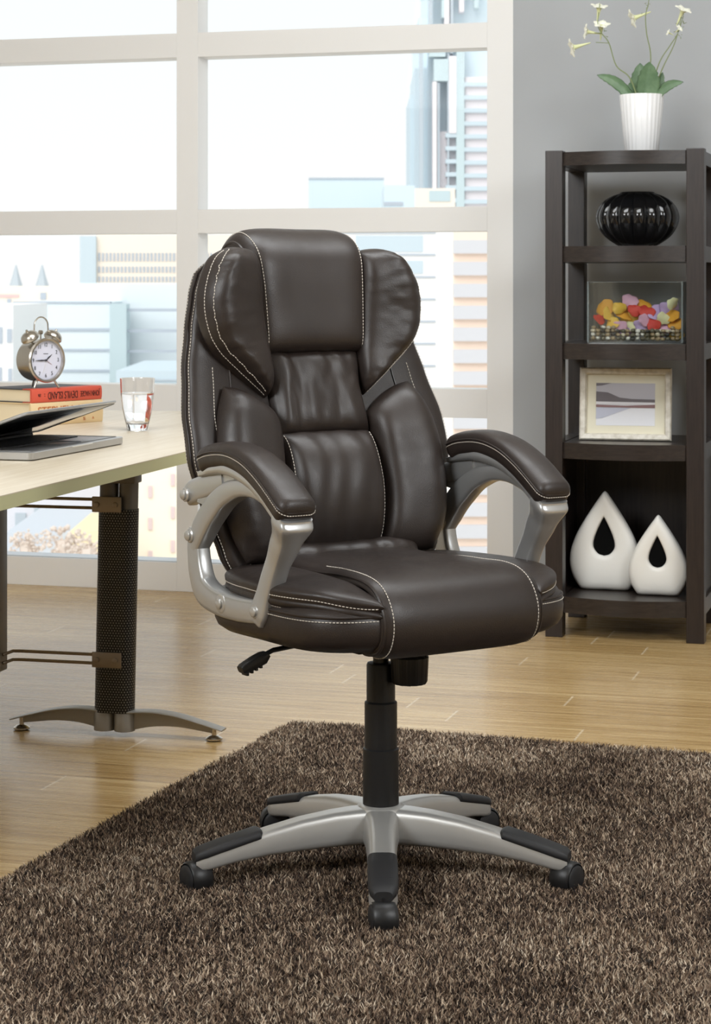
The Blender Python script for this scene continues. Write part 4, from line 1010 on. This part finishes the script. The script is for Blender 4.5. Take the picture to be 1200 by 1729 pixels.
# glass box with pebbles and petals
def glassbox():
    z = .8745; p = s2(991, .062, z); e = empty('glass_box', p, SA); tag(e, 'open rectangular clear glass box holding pebbles and petals on the middle tier', 'glass box')
    Wd, Dd, H = .285, .085, .182; t = .005; mb = MB()
    mb.box((Wd / 2, Dd / 2, .003), (Wd, Dd, .006)); mb.box((Wd / 2, t / 2, H / 2), (Wd, t, H)); mb.box((Wd / 2, Dd - t / 2, H / 2), (Wd, t, H)); mb.box((t / 2, Dd / 2, H / 2), (t, Dd - 2 * t, H)); mb.box((Wd - t / 2, Dd / 2, H / 2), (t, Dd - 2 * t, H))
    mb.build('box_walls', BOXGLASS, e, smooth=False)
    mb = MB()
    for x in (.0022, Wd - .0022):
        for y in (.0022, Dd - .0022): mb.box((x, y, H / 2 + .002), (.0056, .0056, H), bev=.001)
    for y in (.0022, Dd - .0022): mb.box((Wd / 2, y, H), (Wd, .0052, .0016))
    mb.build('glass_edge', EDGEGL, e, smooth=False)
    M0 = Matrix.Translation(p) @ Matrix.Rotation(SA, 4, 'Z')
    cols = [mat('pebble_' + n_, c, .4) for n_, c in (('cream', (214, 200, 172)), ('tan', (168, 146, 112)), ('olive', (104, 98, 80)), ('dark', (58, 58, 54)), ('white', (232, 226, 212)))]
    nmz = ('cream', 'tan', 'olive', 'dark grey', 'white')
    proto = []
    for k_ in range(5):
        bm = bmesh.new(); bmesh.ops.create_icosphere(bm, subdivisions=2, radius=1)
        for v_ in bm.verts: v_.co *= 1 + .18 * nz(v_.co.x * 1.3 + k_ * 9, v_.co.y * 1.3, v_.co.z * 1.3)
        me = bpy.data.meshes.new('pebble'); bm.to_mesh(me); bm.free(); me.shade_smooth(); me.materials.append(cols[k_]); proto.append(me)
    random.seed(3); n_ = 0
    for layer, zz in enumerate((.0135, .0255, .0365, .0465)):
        for row in range(4):
            for c_ in range(18):
                x = .016 + c_ * .0148 + (row % 2) * .006 + random.uniform(-.0015, .0015); y = .016 + row * .0172 + random.uniform(-.001, .001)
                if x > Wd - .014 or (row in (1, 2) and layer < 2): continue
                if layer == 3 and (row in (1, 2) or random.random() < .35 + .5 * math.sin(c_ / 18 * 3.1)): continue
                k_ = random.choices(range(5), (3, 4, 3, 2, 2))[0]; o = bpy.data.objects.new('pebble', proto[k_]); COL.objects.link(o)
                s_ = random.uniform(.8, 1.1); o.scale = (.0082 * s_, .0072 * s_, .0062 * s_); o.location = M0 @ Vector((x, y, zz + random.uniform(-.001, .001))); o.rotation_euler = (random.uniform(-.4, .4), random.uniform(-.4, .4), random.random() * 6)
                tag(o, 'small smooth %s pebble among the stones at the bottom of the glass box' % nmz[k_], 'pebble', 'pebbles in the glass box, ' + nmz[k_]); n_ += 1
    # petals
    pc = {'yellow': (238, 190, 70), 'red': (214, 62, 50), 'pink': (232, 178, 198), 'lilac': (206, 176, 216), 'cream': (232, 226, 172), 'orange': (240, 168, 50), 'violet': (170, 120, 190)}
    pm = {k_: mat('petal_' + k_, c, .6, Subsurface_Weight=.1) for k_, c in pc.items()}
    items = [(1012, 537, 'red'), (1030, 530, 'yellow'), (1021, 519, 'orange'), (1045, 520, 'yellow'), (1064, 508, 'pink'), (1056, 527, 'orange'), (1071, 523, 'red'), (1092, 524, 'red'), (1086, 518, 'orange'), (1046, 551, 'pink'),
             (1056, 556, 'violet'), (1072, 545, 'cream'), (1090, 540, 'pink'), (1083, 548, 'lilac'), (1108, 527, 'lilac'), (1120, 538, 'cream'), (1133, 532, 'orange'), (1129, 521, 'lilac'), (1136, 513, 'cream'), (1118, 556, 'pink'), (1132, 556, 'violet'), (1103, 548, 'red'), (1140, 545, 'orange'), (1062, 538, 'yellow'), (1034, 545, 'yellow'), (1098, 560, 'cream'), (1140, 560, 'yellow')]
    seen = {}
    for i, (px, py, c) in enumerate(items):
        ly = .093 + .010 * (i % 3); q = s2(px, ly, z)
        zc = 1.05 + (480 - py) / 3504 * q.y; r_ = .0215 + .004 * ((i * 7) % 3)
        bm = bmesh.new(); g = bmesh.ops.create_grid(bm, x_segments=12, y_segments=12, size=1)
        k1, k2 = i * 3.1, i * 1.7
        for v_ in bm.verts:
            x, y = v_.co.x, v_.co.y; rr = math.sqrt(max(0, x * x + y * y - x * x * y * y)); a = math.atan2(y, x); lobe = 1 - .20 * max(0, math.cos(a - 1.57)) ** 8 - .06 * math.cos(a * 3 + k1) - .04 * math.cos(a * 7)
            X_, Y_ = math.cos(a) * rr * lobe, math.sin(a) * rr * lobe; v_.co = (X_, Y_, .16 * rr * rr * math.cos(a * 2 + k2) + .12 * X_ * Y_ - .14 * rr * rr + .07 * rr ** 3 * math.sin(a * 5 + k1))
        me = bpy.data.meshes.new('petal'); bm.to_mesh(me); bm.free(); me.shade_smooth(); me.materials.append(pm[c])
        o = bpy.data.objects.new('petal', me); COL.objects.link(o); o.location = (q.x, q.y, zc); o.scale = (r_, r_ * .9, r_)
        o.rotation_euler = (R(75 + random.uniform(-26, 30)), random.uniform(-.6, .6), random.uniform(-.6, .6))
        md = o.modifiers.new('thick', 'SOLIDIFY'); md.thickness = .018
        n2 = sum(1 for a in items if a[2] == c)
        left = sorted([a for a in items if a[2] == c]); pos = left.index((px, py, c))
        tag(o, '%s flower petal in the glass box, %s' % (c, 'the only one' if n2 == 1 else ('leftmost of the %s petals' % c if pos == 0 else ('rightmost of the %s petals' % c if pos == n2 - 1 else ORD[pos] + ' from the left of the %s petals' % c))), 'petal', 'flower petals in the glass box')
ORD = ('first', 'second', 'third', 'fourth', 'fifth', 'sixth')
glassbox()
# picture frame
def picture():
    z = .5795; p = s2(979, .130, z); e = empty('picture_frame', p, SA + R(3)); tag(e, 'white wooden picture frame with an abstract grey landscape print on the lower tier', 'picture frame')
    wd, ht, b = .275, .218, .020; fm = mat('whitewashed_wood', (228, 222, 208), .5); tl = Matrix.Rotation(R(-6), 4, 'X')
    v_ = coords(fm, (1, 1, 1)); Lk(fm, ramp(fm, noisetex(fm, v_, 50, 4), [(.35, (206, 198, 182)), (.6, (232, 226, 213))]), B(fm).inputs['Base Color'])
    mb = MB()
    # mitred profile frame: outer raised lip, inner slope
    prof = [(0, 0), (0, -.022), (.004, -.026), (.016, -.024), (.020, -.016), (.020, 0)]
    corners = [(0, 0, 1, 1), (wd, 0, -1, 1), (wd, ht, -1, -1), (0, ht, 1, -1)]
    for i in range(4):
        a, b_ = corners[i], corners[(i + 1) % 4]
        r1 = [(a[0] + a[2] * q, y, a[1] + a[3] * q) for q, y in prof]; r2 = [(b_[0] + b_[2] * q, y, b_[1] + b_[3] * q) for q, y in prof]
        mb.loft([r1, r2], M=tl)
    mb.build('frame', fm, e, ang=30)
    MB().box((wd / 2, -.004, ht / 2), (wd - .036, .003, ht - .036), M=tl).build('mat_board', mat('cream_mat_board', (226, 220, 198), .7), e, smooth=False)
    def strip(nm, col, ymax, pts): # pts: polygon in picture fractions
        x0, x1, z0, z1 = .048, .225, .044, .172; P = [(x0 + (x1 - x0) * u_, z0 + (z1 - z0) * w_) for u_, w_ in pts]
        MB().loft([[(x, -ymax, z_) for x, z_ in P], [(x, -ymax - .0004, z_) for x, z_ in P]], M=tl).build(nm, mat('print_' + nm, col, .6), pr, smooth=False)
    pr = MB().box((.1365, -.006, .108), (.177, .001, .128), M=tl).build('print', mat('print_base', (226, 226, 230), .6), e, smooth=False)
    strip('sky', (186, 184, 192), .0066, [(0, .62), (0, 1), (1, 1), (1, .62)])
    strip('hill', (108, 102, 106), .0072, [(0, .56), (0, .80), (.2, .78), (.4, .66), (.6, .63), (1, .62), (1, .55)])
    strip('cloud', (120, 114, 120), .0072, [(0, .93), (0, 1), (.26, 1), (.1, .94)])
    strip('pale_band', (222, 220, 224), .0076, [(0, .50), (0, .56), (1, .55), (1, .49)])
    strip('red_band', (136, 104, 104), .0080, [(0, .43), (0, .49), (.5, .47), (1, .50), (1, .42)])
    strip('lake', (188, 190, 204), .0076, [(0, .16), (0, .42), (.6, .42), (.35, .30), (.1, .17)])
    MB().box((wd / 2, .045, .07), (.04, .003, .15), rot=Matrix.Rotation(R(24), 4, 'X')).build('stand', fm, e, smooth=False)
picture()
# teardrop sculptures
def teardrop(px, ly, H, Wd, label):
    z = .1215; p = s2(px, ly, z); e = empty('teardrop_vase', p, SA); tag(e, label, 'vase', 'white teardrop vases on the bottom tier')
    tk = .055
    def outline(k, n_=64, cz=0, flat=True):
        pts = []
        for j in range(n_):
            t = 2 * math.pi * j / n_ - math.pi / 2     # from bottom
            s_ = math.sin(t); hgt = (s_ + 1) / 2
            w = math.cos(t) * (1 - .50 * max(0, s_) ** 1.6) if s_ > 0 else math.cos(t) * (1 + 0 * s_)
            pts.append((w * Wd / 2 * k, (s_ * .5) * H * k))
        return pts
    def drop(w, h, n_=80, flat=0.0):
        # closed teardrop: round belly, pointed top; y from 0 (bottom) to h
        pts = []
        tab = [(0, .0), (.0, .62), (.04, .76), (.12, .90), (.22, .985), (.30, 1.0), (.42, .95), (.56, .80), (.70, .585), (.84, .335), (.94, .145), (.985, .055), (1, 0)] if flat else [(0, 0), (.03, .42), (.09, .70), (.18, .92), (.28, 1.0), (.40, .95), (.55, .78), (.70, .56), (.84, .32), (.95, .12), (1, 0)]
        c = curve([(b_, a_) for a_, b_ in tab])
        half = [c(i / (n_ // 2)) for i in range(n_ // 2 + 1)]
        return [(v_.x * w / 2, v_.y * h) for v_ in half] + [(-v_.x * w / 2, v_.y * h) for v_ in half[-2:0:-1]]
    ho = drop(.066 * H / .3 * 1.0 * 1.0, .118 * H / .3); ho = [(x, y + .105 * H / .3) for x, y in ho]
    ou = drop(Wd, H, flat=1.0); n_ = len(ou); cz = .16 * H / .3
    # rings: hole edge (back) -> through hole -> front -> around -> back
    def mix(t): return [(h_[0] + (o_[0] - h_[0]) * t, h_[1] + (o_[1] - h_[1]) * t) for h_, o_ in zip(ho, ou)]
    rings = []
    prof = [(.0, .30), (.0, -.30), (.01, -.40), (.05, -.47), (.15, -.5), (.5, -.5), (.75, -.46), (.9, -.36), (.97, -.22), (1.0, 0), (.97, .22), (.9, .36), (.75, .46), (.5, .5), (.15, .5), (.05, .47), (.01, .40), (0, .30)]
    for t, y in prof: rings.append([(a, y * tk, b_) for a, b_ in mix(t)])
    mb = MB(); mb.loft(rings, cap=False); mb.build('body', CERAMICM, e, ang=80)
    # black plug filling the opening
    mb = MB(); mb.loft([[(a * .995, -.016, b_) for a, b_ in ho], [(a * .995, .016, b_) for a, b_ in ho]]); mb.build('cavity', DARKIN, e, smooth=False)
teardrop(1021, .176, .300, .216, 'larger white ceramic teardrop vase with a dark drop-shaped opening, on the left')
teardrop(1111, .108, .240, .178, 'smaller white ceramic teardrop vase with a dark drop-shaped opening, on the right')
